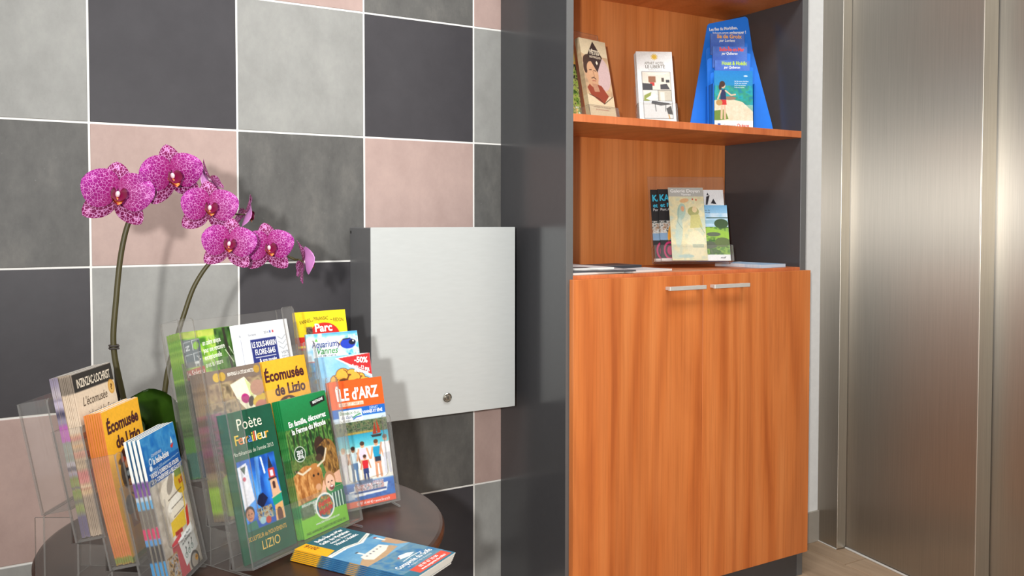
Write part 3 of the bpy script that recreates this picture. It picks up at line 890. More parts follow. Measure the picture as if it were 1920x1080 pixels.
# taupe butterfly and orchid leaflet
c = Cv(108, 210, (128, 112, 100))
c.ell(24, 10, 6.5, 6.5, (214, 178, 60)); c.ell(34, 10, 6.5, 6.5, (196, 160, 70)); c.ell(100, 8, 6, 6, (190, 150, 60)); c.t('BIENVENUE À LA CITÉ DES INSECTES', 44, 11, 5, (244, 238, 226), 50, .02)
c.rtex(0, 18, 108, 210, [(110, 92, 78), (150, 128, 104), (180, 160, 120), (96, 84, 66)], 14, 31, .95)
c.poly([(46, 24), (74, 16), (92, 40), (90, 70), (70, 66), (56, 50)], (240, 238, 206)); c.poly([(74, 18), (88, 34), (86, 60), (80, 44)], (206, 214, 150)); c.ell(70, 48, 8, 7, (180, 40, 120), 30); c.ell(80, 54, 5, 8, (60, 44, 40), 20)
c.ell(96, 54, 14, 7, (214, 180, 60), -20); c.ell(96, 36, 14, 12, (180, 140, 120)); c.ell(98, 64, 12, 9, (190, 120, 100))
c.ell(48, 82, 24, 18, (226, 206, 120), 10); c.ell(70, 90, 16, 14, (240, 226, 170)); c.line([(40, 70), (70, 78), (98, 66)], 2, (60, 50, 46)); c.ell(46, 80, 8, 7, (190, 60, 110)); c.rect(0, 110, 108, 140, (90, 60, 70)); c.rtex(0, 60, 22, 130, [(70, 40, 50), (170, 60, 120), (90, 70, 60)], 8, 35, .8)
c.ell(16, 176, 20, 30, (150, 190, 60), 12); c.ell(30, 160, 10, 34, (170, 206, 80), -14); c.rtex(0, 150, 30, 204, [(110, 160, 40), (170, 206, 80)], 8, 37, .5)
CV['papillon'] = c

# white submarine museum leaflet
c = Cv(100, 210, (240, 242, 244))
c.rect(16, 26, 70, 66, (42, 52, 120)); c.t('LE SOUS-MARIN', 18, 39, 9, W_, 50, .02).t('FLORE-S645', 22, 51, 9, W_, 42, .02); c.line([(22, 55), (64, 55)], .7, W_); c.t('& son musée', 28, 64, 7, W_, 36, .015)
c.rect(10, 68, 72, 74, (246, 208, 40)); c.t('LORIENT LA BASE', 24, 73, 4, (40, 50, 110), 46, .02); c.t('lorient', 14, 20, 4, (110, 116, 130), 16)
c.rect(58, 15, 61, 19, (60, 80, 160)); c.rect(61, 15, 64, 19, (220, 220, 226)); c.rect(64, 15, 67, 19, (190, 50, 60)); c.t('2016', 46, 19, 4, (90, 96, 110), 10)
for i in range(3): c.line([(74, 27 + i * 8), (82, 32 + i * 8), (90, 26 + i * 8)], 2.2, (180, 184, 188))
c.t('VISITE', 76, 56, 5, (90, 96, 104), 16).t('ENFANTS', 76, 61, 3.4, (130, 134, 140), 16).t('ADULTES', 76, 65, 3.4, (130, 134, 140), 16)
c.rect(0, 76, 100, 210, (200, 210, 220), (60, 90, 130)); c.rtex(0, 90, 100, 210, [(60, 80, 110), (180, 196, 210), (30, 44, 70)], 16, 5, .6)
CV['sousmarin'] = c

# blue and cream cannery leaflet
c = Cv(100, 210, (206, 196, 178))
c.rect(0, 0, 100, 68, (28, 120, 190), (20, 76, 150)); c.rtex(0, 0, 100, 40, [(20, 110, 186), (90, 170, 214), (30, 120, 190)], 18, 3, .6)
c.ell(16, 36, 4, 5, (220, 232, 240)); c.ell(16, 36, 2.5, 3.2, (24, 90, 160)); c.ell(14, 45, 4, 4, (220, 232, 240)); c.t('CONSERVERIE', 20, 31, 4, (220, 232, 240), 30).t('la belle-iloise', 22, 42, 9.5, W_, 46, .02).t('depuis 1932 quiberon', 18, 49, 3.6, (180, 210, 234), 48, 0, shear=.2)
c.poly([(78, 30), (88, 28), (84, 34), (79, 34)], (210, 50, 40)); c.poly([(84, 18), (86, 27), (80, 28)], (240, 236, 230)); c.line([(6, 52), (96, 46)], .8, (190, 214, 232))
c.t('VISITEZ À QUIBERON LES ATELIERS', 8, 58, 6, W_, 84, .02).t('DE LA CONSERVERIE LA BELLE-ILOISE', 7, 66, 6, W_, 88, .02)
c.rtex(0, 68, 100, 210, [(176, 164, 146), (220, 210, 194), (236, 230, 218)], 18, 9, .9)
c.ell(84, 84, 18, 18, (206, 168, 40)); c.rect(72, 66, 100, 76, (120, 140, 70)); c.t('ILE', 80, 88, 7, (190, 70, 40), 12, .03, ang=10)
c.ell(38, 88, 20, 14, (230, 220, 200), -40); c.ell(54, 80, 16, 8, (160, 150, 136), -50); c.ell(56, 108, 22, 9, (244, 238, 224), -12); c.ell(60, 120, 22, 8, (236, 226, 206), -8); c.ell(58, 132, 20, 8, (230, 216, 194), -6); c.line([(40, 100), (84, 94)], 1.4, (96, 80, 66)); c.line([(44, 113), (84, 108)], 1.2, (96, 80, 66)); c.line([(46, 126), (84, 121)], 1.2, (110, 90, 70))
c.poly([(34, 130), (78, 124), (76, 146), (32, 150)], (226, 190, 60)); c.rect(40, 146, 62, 152, (170, 60, 50)); c.line([(30, 96), (26, 140)], 5, (200, 190, 176)); c.line([(86, 90), (80, 140)], 3, (226, 186, 50))
c.poly([(82, 126), (90, 120), (84, 152), (76, 150)], (206, 56, 44))
c.poly([(24, 158), (54, 150), (60, 210), (22, 210)], (200, 76, 82)); c.poly([(42, 160), (88, 148), (96, 186), (52, 200)], (244, 244, 240)); c.t('Parc des Ports', 50, 165, 4, (60, 60, 60), 32, 0, ang=13).t('de la Bretagne', 52, 170, 4, (60, 60, 60), 30, 0, ang=13)
for x, y in ((58, 186), (68, 183), (78, 180)): c.ell(x, y, 4, 4, (90, 130, 110)); c.ell(x, y, 3, 3, (240, 242, 240)); c.line([(x, y), (x + 2, y - 8)], 1.2, (50, 50, 50)); c.ell(x + 2, y - 10, 1.6, 1.8, (50, 50, 50))
c.rtex(4, 170, 34, 210, [(60, 50, 50), (200, 150, 70), (190, 200, 214), (100, 80, 60)], 5, 19, .95)
c.ell(78, 202, 14, 14, (90, 84, 80)); c.ell(78, 202, 10, 10, (190, 180, 166)); c.ell(84, 200, 4.5, 4.5, (240, 170, 50)); c.ell(82.5, 199, .9, 1.2, (70, 40, 20)); c.ell(85.5, 199, .9, 1.2, (70, 40, 20))
CV['belle'] = c
# its edge bands
cs = Cv(20, 210, (236, 236, 230))
for y0, y1, col in ((58, 78, (110, 50, 150)), (78, 84, (190, 210, 230)), (84, 96, (90, 170, 220)), (96, 122, (110, 100, 92)), (122, 138, (214, 40, 100)), (138, 146, (80, 150, 210)), (146, 170, (44, 40, 42)), (170, 204, (40, 150, 214)), (204, 210, (60, 60, 66))):
    cs.rect(0, y0, 20, y1, col)
CV['belle_edge'] = cs

# cream and black ironworks museum leaflet
c = Cv(100, 210, (226, 204, 178))
c.rect(0, 0, 100, 24, (48, 44, 42)); c.t('INZINZAC-LOCHRIST', 8, 19, 11.5, (236, 222, 200), 84, .02)
c.t("L'écomusée", 14, 44, 12, (84, 66, 52), 62, 0, shear=.35).t('industriel des Forges', 22, 62, 11, (84, 66, 52), 72, 0, shear=.35)
c.ell(90, 32, 8.5, 10, (208, 150, 60)); c.ell(90, 32, 6.5, 8, (226, 178, 96)); c.t('?', 87, 36, 8, (110, 70, 30), 5, .02)
for y0, y1, cols in ((76, 84, [(170, 50, 60), (210, 130, 70)]), (84, 100, [(190, 150, 110), (226, 150, 70), (150, 120, 90)]), (100, 108, [(206, 60, 80), (170, 90, 60)]), (108, 124, [(140, 110, 80), (190, 160, 120)]), (124, 140, [(190, 44, 60), (220, 90, 100)]), (140, 156, [(226, 190, 130), (190, 100, 70), (240, 214, 170)])):
    c.rtex(0, y0, 100, y1, cols, 9, int(y0), 1.0, .35)
c.rtex(0, 156, 100, 210, [(120, 100, 86), (190, 170, 150), (226, 206, 186)], 9, 41, .95, 3)
CV['inz'] = c
cs = Cv(20, 210, (150, 140, 150))
cs.rtex(0, 0, 20, 210, [(70, 66, 90), (150, 140, 160), (200, 190, 190), (110, 100, 110)], 10, 3, 1, 2); cs.rect(0, 30, 20, 40, (190, 180, 200)); cs.rect(0, 62, 20, 84, (190, 90, 180), k=.8); cs.rect(0, 84, 20, 110, (130, 140, 120), k=.6); cs.rtex(0, 130, 20, 180, [(120, 140, 60), (150, 160, 90), (110, 100, 110)], 8, 13, .9); cs.rect(0, 180, 20, 210, (110, 100, 130))
CV['violet'] = cs

# ferry timetable booklet lying on the table (210 x 100, printed upright along its length)
c = Cv(100, 210, (54, 122, 160))
c.rect(0, 0, 100, 66, (34, 92, 104), (40, 100, 116)); c.poly([(0, 0), (24, 0), (24, 54), (0, 60)], (250, 178, 26)); c.t('2016', 20, 30, 9, (150, 84, 20), 24, .02, ang=90)
c.t('Belle-Île-en-Mer', 34, 14, 8, W_, 58, .03).t('Golfe du Morbihan', 30, 26, 8, W_, 62, .03).t('depuis Vannes', 40, 35, 6, W_, 46, .02).t('Houat, Hoëdic', 40, 46, 7.5, W_, 48, .03)
c.rect(0, 66, 100, 150, (86, 150, 190), (126, 170, 196)); c.rtex(0, 66, 100, 150, [(74, 140, 186), (130, 176, 200)], 26, 3, .7)
c.poly([(0, 60), (40, 58), (64, 64), (100, 52), (100, 58), (66, 72), (40, 66), (0, 68)], (238, 236, 226)); c.line([(8, 63), (40, 61), (64, 67), (94, 57)], .7, (120, 110, 90))
c.poly([(0, 118), (18, 108), (58, 106), (78, 112), (80, 124), (40, 132), (0, 134)], (190, 156, 118)); c.poly([(18, 112), (22, 102), (72, 96), (76, 110), (60, 118), (24, 124)], (238, 230, 214))
for i in range(5): c.rect(28 + i * 9, 106 - i, 31 + i * 9, 109 - i, (90, 96, 110))
c.rect(30, 88, 34, 104, (240, 236, 226)); c.rect(29, 86, 35, 89, (70, 76, 80)); c.poly([(82, 92), (100, 88), (100, 130), (86, 118)], (186, 150, 116)); c.rect(88, 76, 92, 94, (238, 234, 222)); c.rect(87, 73, 93, 77, (150, 60, 50))
c.rect(0, 132, 100, 210, (66, 128, 170), (48, 110, 130)); c.rtex(0, 132, 100, 190, [(54, 116, 166), (120, 150, 160), (70, 130, 170)], 16, 9, .8)
c.poly([(42, 156), (50, 146), (66, 150), (74, 157), (58, 160)], W_); c.line([(38, 164), (58, 162), (80, 164)], 1.4, W_); c.poly([(40, 152), (47, 149), (45, 154)], (220, 80, 60))
c.t('Compagnie du Golfe', 12, 176, 9.5, W_, 80, .02).t('au départ de Vannes', 24, 183, 4.5, (220, 230, 236), 56)
c.rect(18, 188, 96, 206, (226, 78, 58)); c.t('02 97 67 10 00', 34, 196, 5.5, W_, 44, .02).t('www.compagnie-du-golfe.fr', 28, 203, 5, W_, 60, .02)
CV['golfe'] = c
cs = Cv(20, 210, (40, 100, 150))
cs.rect(0, 0, 20, 50, (250, 178, 26)); cs.rect(0, 100, 20, 118, (200, 150, 84)); cs.rtex(0, 50, 20, 210, [(30, 84, 136), (70, 130, 170)], 8, 3, .6); cs.rect(0, 100, 20, 118, (200, 150, 84), k=.85)
CV['golfe_edge'] = cs

# leaflets of the bookcase
c = Cv(100, 210, (226, 206, 170))
c.rtex(0, 20, 100, 150, [(150, 110, 80), (196, 150, 110), (216, 190, 150)], 22, 3, .6); c.poly([(0, 40), (20, 46), (50, 24), (0, 0), (100, 0), (50, 24), (80, 44), (100, 44), (100, 0), (0, 0)], (226, 206, 170))
c.ell(72, 92, 28, 44, (210, 180, 176)); c.poly([(4, 132), (22, 116), (60, 124), (82, 150), (60, 172), (40, 164), (14, 150)], (150, 66, 44)); c.ell(30, 92, 24, 38, (208, 160, 122)); c.ell(24, 62, 22, 20, (70, 46, 36)); c.ell(8, 78, 7, 16, (70, 46, 36)); c.ell(32, 82, 19, 22, (212, 164, 126)); c.line([(22, 84), (30, 83)], 2, (60, 36, 30)); c.line([(38, 84), (46, 85)], 2, (60, 36, 30)); c.line([(35, 86), (38, 102), (33, 103)], 1.6, (150, 100, 74)); c.line([(26, 106), (34, 103), (42, 107)], 2.4, (70, 44, 34)); c.line([(28, 112), (40, 112)], 2, (160, 80, 66)); c.poly([(24, 120), (44, 120), (50, 140), (30, 142)], (190, 140, 110))
c.poly([(50, 4), (78, 46), (52, 88), (22, 44)], (58, 40, 36)); c.t('FÊTES', 33, 40, 12, (240, 226, 200), 36, .03).t('HISTORIQUES', 30, 50, 6, (226, 206, 180), 42, .02).t('\u2666', 47, 66, 8, (240, 226, 200))
c.line([(8, 150), (44, 160), (60, 172), (96, 150)], 2, (70, 46, 40)); c.rect(0, 176, 100, 210, (222, 202, 166)); c.t('VANNES 13 14 JUILLET', 16, 184, 4, (150, 110, 90), 66).t('le tricentenaire', 24, 190, 4, (180, 90, 80), 50)
CV['fetes'] = c
c = Cv(100, 210, (120, 150, 70))
c.rtex(0, 0, 100, 60, [(216, 110, 50), (240, 190, 90), (90, 170, 220)], 14, 4, .9); c.rtex(0, 60, 100, 170, [(50, 80, 30), (140, 170, 60), (200, 200, 110), (40, 40, 30)], 9, 5, .95); c.rtex(0, 170, 100, 210, [(220, 90, 70), (240, 220, 140), (120, 140, 70), (240, 240, 230)], 7, 6, .95)
CV['jardin'] = c
c = Cv(100, 210, (246, 245, 242))
for i in range(12): c.line([(50 + 3 * math.cos(i * .5236), 16 + 3 * math.sin(i * .5236)), (50 + 9 * math.cos(i * .5236), 16 + 9 * math.sin(i * .5236))], 2, (236, 190, 60))
c.ell(50, 16, 6, 6, (240, 196, 70)); c.t('APPART HOTEL', 22, 39, 8.5, (130, 120, 104), 54, .004).t('LE LIBERTE', 24, 50, 9.5, (120, 112, 98), 54, .012); c.t('Résidence de tourisme', 32, 56, 3, (170, 160, 150), 38)
c.rect(12, 60, 92, 198, (70, 70, 70)); c.rect(13, 61, 91, 114, (226, 216, 200)); c.poly([(13, 61), (91, 61), (70, 70), (34, 70)], (238, 230, 214)); c.rect(30, 74, 50, 92, (150, 100, 70)); c.rect(34, 92, 46, 102, (200, 50, 44)); c.poly([(13, 94), (40, 96), (40, 114), (13, 114)], (60, 56, 60)); c.rect(66, 78, 73, 90, (80, 70, 60)); c.rect(78, 84, 88, 92, (50, 50, 54)); c.poly([(62, 98), (80, 96), (88, 112), (62, 112)], (66, 62, 66))
c.rect(13, 115, 54, 146, (216, 214, 206)); c.poly([(16, 130), (36, 120), (30, 146), (14, 146)], (140, 150, 70)); c.poly([(20, 140), (44, 124), (54, 132), (36, 146)], (240, 240, 236)); c.rect(55, 115, 91, 146, (196, 188, 170)); c.rect(60, 120, 72, 146, (226, 220, 206))
c.rect(13, 147, 91, 197, (224, 224, 222)); c.poly([(36, 146), (80, 152), (90, 156), (60, 160), (34, 154)], (70, 70, 72)); c.line([(44, 154), (46, 176)], 1.6, (40, 40, 42)); c.line([(74, 156), (72, 176)], 1.6, (40, 40, 42)); c.poly([(74, 168), (88, 160), (91, 186), (78, 184)], (50, 46, 46)); c.line([(80, 186), (82, 197)], 3, (200, 150, 60))
CV['appart'] = c
def island(key, title, by, col):
    c = Cv(100, 60, (70, 110, 200), .8)
    c.rtex(0, 0, 100, 60, [(70, 104, 196), (110, 150, 220)], 30, 3, .6)
    c.t(title, 20, 13, 11, col, 72, .03).t(by, 26, 23, 7.5, W_, 46, .02, shear=.2)
    CV[key] = c
island('groix', 'Ile de Groix', 'par Lorient', (250, 180, 90))
island('belleile', 'Belle-Île-en-Mer', 'par Quiberon', (240, 90, 80))
island('houat', 'Houat & Hoëdic', 'par Quiberon', (196, 226, 60))
c = Cv(110, 160, (20, 130, 190))
c.rect(0, 0, 110, 70, (30, 130, 206), (40, 150, 190)); c.rtex(0, 40, 110, 112, [(20, 120, 150), (40, 170, 170), (60, 160, 110), (30, 130, 150)], 18, 4, .8); c.poly([(0, 80), (40, 74), (80, 84), (110, 110), (110, 140), (0, 140)], (226, 214, 186)); c.rtex(0, 92, 110, 136, [(216, 200, 170), (240, 232, 210)], 8, 7, .5); c.poly([(0, 108), (30, 104), (40, 130), (0, 136)], (110, 140, 60)); c.ell(44, 74, 18, 5, (150, 120, 100)); c.ell(90, 14, 6, 2, (220, 236, 246))
for i in range(4): c.t('les îles vous attendent', 58, 30 + i * 5.5, 4, (224, 240, 248), 40 - i * 4, .01)
c.line([(22, 84), (20, 128)], 6, (226, 190, 160)); c.line([(29, 84), (30, 128)], 6, (224, 186, 156)); c.poly([(16, 78), (34, 78), (35, 92), (16, 92)], (206, 50, 50)); c.poly([(18, 52), (32, 50), (34, 78), (17, 78)], (40, 50, 90)); c.line([(32, 54), (48, 66), (60, 64)], 4, (230, 192, 162)); c.line([(19, 54), (10, 76)], 4, (230, 192, 162)); c.ell(25, 40, 6.5, 8, (226, 184, 152)); c.ell(23, 36, 8, 8, (70, 46, 36)); c.ell(17, 44, 4, 8, (70, 46, 36)); c.ell(14, 86, 9, 8, (190, 150, 90))
c.rect(0, 134, 110, 160, (246, 246, 242)); c.rect(9, 142, 17, 152, (50, 90, 170)); c.t('Compagnie', 26, 151, 7.5, (130, 140, 160), 34).t('Océane', 64, 151, 8.5, (214, 70, 60), 34, .02)
CV['oceane'] = c
c = Cv(100, 210, (34, 30, 32))
c.t('KAYAK', 5, 34, 19, (60, 190, 226), 70, .03).t('et Paddle', 6, 52, 12, (60, 190, 226), 62, .02).t('Port Anna', 6, 63, 8, (230, 230, 230), 40); c.rect(0, 92, 100, 148, (160, 190, 206)); c.rtex(0, 92, 100, 130, [(50, 50, 44), (220, 220, 214), (150, 110, 80)], 8, 4, .95); c.rect(0, 128, 100, 148, (130, 160, 190)); c.ell(28, 128, 5, 22, (240, 160, 40), 10)
c.ell(26, 178, 18, 26, (190, 40, 100)); c.ell(26, 178, 13, 20, (60, 26, 44)); c.ell(26, 178, 8, 13, (190, 40, 100)); c.ell(84, 8, 26, 10, (170, 60, 110)); c.ell(84, 8, 20, 6, (60, 26, 44)); c.rect(0, 200, 100, 210, (220, 206, 200))
CV['kayak'] = c
c = Cv(100, 210, (226, 216, 178))
c.rect(0, 0, 100, 26, (182, 182, 176)); c.t('Galerie Doyen', 6, 14, 9, W_, 84, .012).t('Vannes', 36, 23, 6.5, W_, 28, .012)
c.rtex(0, 27, 100, 210, [(206, 212, 184), (236, 226, 180), (224, 214, 170), (196, 210, 190)], 22, 5, .8); c.ell(34, 70, 12, 24, (176, 200, 184), 10); c.ell(38, 62, 5, 8, (226, 170, 130)); c.ell(44, 38, 13, 6, (226, 180, 130), -10); c.ell(68, 70, 16, 14, (170, 170, 110)); c.ell(72, 64, 7, 9, (230, 206, 160)); c.poly([(60, 80), (84, 78), (92, 116), (56, 118)], (206, 200, 130)); c.ell(24, 130, 10, 44, (190, 214, 204), 6, k=.7); c.ell(70, 165, 26, 40, (236, 226, 190), 0, k=.7); c.line([(26, 60), (22, 100), (34, 120)], 1.4, (120, 150, 140), .7); c.line([(84, 110), (96, 132)], 2, (150, 170, 140), .8); c.rect(60, 164, 92, 174, (176, 190, 170), k=.7); c.ell(40, 198, 22, 5, (170, 200, 196), 0, k=.8); c.ell(68, 34, 2, 2.4, (200, 60, 50)); c.ell(78, 36, 2, 2.4, (200, 60, 50))
CV['galerie'] = c
c = Cv(110, 210, (238, 240, 242))
c.t('VOILE', 28, 24, 8, (190, 160, 130), 20).t('morbihan', 26, 32, 4, (210, 150, 150), 26); c.poly([(64, 8), (68, 16), (61, 16)], (30, 26, 34)); c.poly([(60, 20), (70, 16), (62, 44), (57, 44)], (36, 32, 40)); c.poly([(80, 26), (88, 42), (72, 40)], (36, 32, 40)); c.rect(0, 50, 110, 210, (120, 186, 224), (60, 130, 190)); c.rtex(0, 50, 110, 120, [(110, 180, 222), (190, 220, 236), (90, 160, 210)], 16, 6, .8)
CV['voile'] = c
c = Cv(100, 210, (150, 196, 226))
c.rect(0, 0, 100, 90, (120, 180, 222), (206, 224, 236)); c.rtex(0, 30, 100, 90, [(150, 196, 226), (220, 232, 240)], 20, 4, .7); c.t('Carte de', 26, 22, 6, (60, 80, 90), 24).t('Services', 26, 30, 6, (60, 80, 90), 24); c.line([(14, 28), (20, 14)], 2, (40, 50, 60)); c.rect(38, 46, 100, 50, (60, 90, 84)); c.rect(30, 56, 100, 70, (150, 190, 206))
c.rtex(0, 82, 100, 186, [(90, 140, 50), (150, 186, 70), (60, 100, 40), (110, 120, 90)], 16, 9, .95); c.ell(80, 70, 20, 18, (60, 84, 50)); c.ell(8, 100, 16, 26, (70, 90, 60)); c.poly([(10, 92), (44, 84), (100, 104), (100, 130), (20, 112)], (150, 190, 70)); c.ell(40, 150, 26, 14, (90, 100, 80)); c.ell(80, 140, 22, 18, (100, 116, 70)); c.ell(56, 110, 20, 8, (96, 106, 84))
c.rect(0, 186, 100, 210, (244, 246, 246)); c.t('golf', 70, 200, 7, (60, 60, 60), 18, .02, shear=.3)
CV['golf'] = c

# ------------------------------------------------------------------ printed leaflets: meshes
def to_lin(a):
    a = np.clip(a, 0, 255) / 255.0
    return np.where(a <= 0.04045, a / 12.92, ((a + 0.055) / 1.055) ** 2.4) * 0.86

def bow_at(v, bow):
    return bow[0] * math.sin(math.pi * v) + bow[1] * v * v

_font_cache = {}
def text_geo(body, bold):
    k = (body, bold)
    if k not in _font_cache:
        cu = bpy.data.curves.new('lettering', 'FONT')
        cu.body = body
        cu.size = 1.0
        cu.resolution_u = 3
        cu.offset = bold
        o = bpy.data.objects.new('lettering', cu)
        me = bpy.data.meshes.new_from_object(o)
        co = np.zeros(len(me.vertices) * 3)
        me.vertices.foreach_get('co', co)
        _font_cache[k] = (co.reshape(-1, 3)[:, :2].copy(), [tuple(p.vertices) for p in me.polygons])
        bpy.data.objects.remove(o)
        bpy.data.curves.remove(cu)
        bpy.data.meshes.remove(me)
    return _font_cache[k]

def colour_attr(me, cols):
    at = me.color_attributes.new('Col', 'FLOAT_COLOR', 'POINT')
    c4 = np.ones((len(cols), 4), np.float32)
    c4[:, :3] = cols
    at.data.foreach_set('color', c4.ravel())

_text_mesh = {}
def lettering_mesh(key, bow):
    if (key, bow) in _text_mesh:
        return _text_mesh[(key, bow)]
    cv = CV[key]
    V, F, C = [], [], []
    for (body, x, y, size, col, w, bold, align, ang, shear, sx) in cv.txt:
        co, fs = text_geo(body, bold)
        if not len(co):
            continue
        p = co * (size / 0.72)
        p[:, 0] *= sx
        p[:, 0] += p[:, 1] * shear
        if w:
            ww = p[:, 0].max() - p[:, 0].min()
            p[:, 0] = (p[:, 0] - p[:, 0].min()) * w / ww
        a = R(ang)
        X = p[:, 0] * math.cos(a) - p[:, 1] * math.sin(a) + x
        Y = p[:, 0] * math.sin(a) + p[:, 1] * math.cos(a)
        Z = (cv.H - y) + Y
        off = len(V)
        for xx, zz in zip(X, Z):
            V.append((xx / 1000, bow_at(zz / cv.H, bow) - 0.00035, zz / 1000))
        F += [tuple(reversed([off + i for i in f])) if False else tuple(off + i for i in f) for f in fs]
        C += [to_lin(np.array(col, float))] * len(X)
    if not V:
        return None
    me = bpy.data.meshes.new('lettering_' + key)
    me.from_pydata(V, [], F)
    colour_attr(me, np.array(C))
    me.materials.append(M['print'])
    _text_mesh[(key, bow)] = me
    return me

_leaf_mesh = {}
def leaflet_mesh(key, th, edge=None, low=False, bow=(0, 0), paper=(236, 234, 226)):
    kk = (key, th, edge, low, bow)
    if kk in _leaf_mesh:
        return _leaf_mesh[kk]
    cv = CV[key]
    a = cv.a
    g = vnoise(cv.ny, cv.nx, 2.2 / cv.px, 2.2 / cv.px, 5) + 0.6 * vnoise(cv.ny, cv.nx, max(1.1, 0.9 / cv.px), max(1.1, 0.9 / cv.px), 9) - 0.8
    a = a * (1 + 0.05 * g[..., None])
    if low:
        iy = np.linspace(0, cv.ny - 1, 72).astype(int)
        ix = np.linspace(0, cv.nx - 1, 9).astype(int)
        a = a[iy][:, ix]
    ny, nx = a.shape[:2]
    xs = np.linspace(0, cv.W / 1000, nx)
    zs = np.linspace(cv.H / 1000, 0, ny)
    bw = np.array([bow_at(z / (cv.H / 1000), bow) for z in zs])
    V = np.zeros((ny, nx, 3))
    V[..., 0] = xs[None, :]
    V[..., 1] = bw[:, None]
    V[..., 2] = zs[:, None]
    idx = np.arange(ny * nx).reshape(ny, nx)
    quads = np.stack([idx[:-1, :-1], idx[1:, :-1], idx[1:, 1:], idx[:-1, 1:]], -1).reshape(-1, 4)
    cols = to_lin(a).reshape(-1, 3)
    # border ring: left column down, bottom row right, right column up, top row left
    ring = list(idx[:, 0]) + list(idx[-1, 1:]) + list(idx[-2::-1, -1]) + list(idx[0, -2:0:-1])
    nl, nb, nr = ny, nx - 1, ny - 1
    Vf = V.reshape(-1, 3)
    base = len(Vf)
    rv = Vf[ring]
    back = rv.copy(); back[:, 1] += th
    pc = to_lin(np.array(paper, float))
    rc = np.tile(pc, (len(ring), 1))
    if edge is not None:
        ea = to_lin(CV[edge].a[:, 4])
        e_of = lambda n: ea[np.linspace(0, len(ea) - 1, n).astype(int)]
    else:
        ea = cols.reshape(ny, nx, 3)[:, 0]
        e_of = lambda n: ea[np.linspace(0, len(ea) - 1, n).astype(int)]
    rc[:nl] = e_of(nl) * 0.92
    n = len(ring)
    i0 = base + np.arange(n); i1 = base + n + np.arange(n)
    side = np.stack([i0, i1, np.roll(i1, -1), np.roll(i0, -1)], -1)
    allV = np.concatenate([Vf, rv, back])
    allC = np.concatenate([cols, rc, np.where(np.arange(n)[:, None] < nl, rc * 0.9, np.tile(pc, (n, 1)))])
    me = bpy.data.meshes.new('leaflet_' + key)
    faces = quads.tolist() + side[:, ::-1].tolist()
    # back sheet: strips between left and right border columns
    lft = i1[:nl]
    rgt = np.concatenate([[i1[nl + nb - 1 + 0]], i1[nl + nb: nl + nb + nr]])[::-1]
    for k in range(min(len(lft), len(rgt)) - 1):
        faces.append([int(lft[k]), int(rgt[k]), int(rgt[k + 1]), int(lft[k + 1])])
    me.from_pydata(allV.tolist(), [], faces)
    colour_attr(me, allC)
    me.materials.append(M['print'])
    _leaf_mesh[kk] = me
    return me

def leaflet(key, m, label, th=0.0016, edge=None, low=False, bow=(0, 0), group=None, name='leaflet', cat='leaflet', text=True):
    o = link(name, leaflet_mesh(key, th, edge, low, bow))
    o.matrix_world = m
    tag(o, label, cat, group)
    if text:
        lm = lettering_mesh(key, bow)
        if lm is not None:
            link('lettering', lm, o)['kind'] = 'stuff'
    return o

rng = random.Random(4)
SCM = lambda k: Matrix.Diagonal((1, 1, k or 1.0, 1))
ORD = ['first', 'second', 'third', 'fourth', 'fifth', 'sixth', 'seventh', 'eighth', 'ninth', 'tenth', 'eleventh', 'twelfth', 'thirteenth', 'fourteenth']
def pile(st, tier, key, x0, n, pitch, label, blabel, group, th=None, front=None, edge=None, extra=0.0, bow=(0, 0), jz=0.001, z=0.003, fan=0.0, sc=None):
    """front leaflet plus the ones standing behind it in one pocket"""
    th = th or pitch * 0.78
    y = -st.dp + 0.0032 if front is None else front
    leaflet(key, st.mat(tier, x0, y, z, extra) @ SCM(sc), label, th, edge, False, bow, group if n > 1 else None)
    for i in range(1, n):
        leaflet(key, st.mat(tier, x0 + rng.uniform(-.0006, .0006) - fan * i, y + i * pitch, z + rng.uniform(0, jz), extra) @ SCM(sc), '%s leaflet from the front %s' % (ORD[i], blabel), th, edge, True, bow, group, text=(fan != 0 and i < 3))
# ------------------------------------------------------------------ leaflets in the three stands
pile(stA, 0, 'belle', 0.0055, 4, 0.0058, 'blue-topped cream leaflet at the very front of the left stand', 'of the purple-banded blue-topped pile, left stand', 'blue-topped leaflets', 0.0036, edge='belle_edge', z=0.003, front=-0.0335, sc=0.945)
pile(stA, 1, 'eco', 0.0058, 8, 0.0030, 'orange-yellow leaflet with hat drawing, front of its pile in the left stand', 'of the orange-yellow pile in the left stand', 'orange-yellow leaflets of the left stand', front=-0.0275, bow=(0.003, 0.0), edge='eco_edge', sc=0.945)
pile(stA, 2, 'inz', 0.0058, 8, 0.0022, 'cream leaflet with black header and script title in the left stand', 'of the black-headed cream pile, left stand', 'black-headed cream leaflets', front=-0.0330, extra=-0.8)
for i in range(5):
    leaflet('inz', stA.mat(2, 0.0058 + rng.uniform(-.0006, .0006), -0.0330 + 8 * 0.0022 + 0.0004 + i * 0.0023, 0.003 + rng.uniform(0, .0015), -0.8), '%s violet-edged leaflet behind the black-headed cream pile, left stand' % ORD[i], 0.0021, 'violet', True, (0, 0), 'violet-edged leaflets', text=False)
pile(stB, 0, 'poete', 0.0100, 3, 0.0024, 'dark green leaflet with blue tower picture, front left of the middle stand', 'of the dark green pile, middle stand', 'dark green leaflets', 0.0018, fan=-0.0016, jz=0.002, front=-0.0120, extra=1.0)
pile(stB, 0, 'ferme', 0.1215, 5, 0.0026, 'green farm leaflet with shaggy cattle and laughing child, middle stand', 'of the green shaggy cattle pile, middle stand', 'green farm leaflets', 0.0018, fan=0.0012, extra=0.5, front=-0.0165)
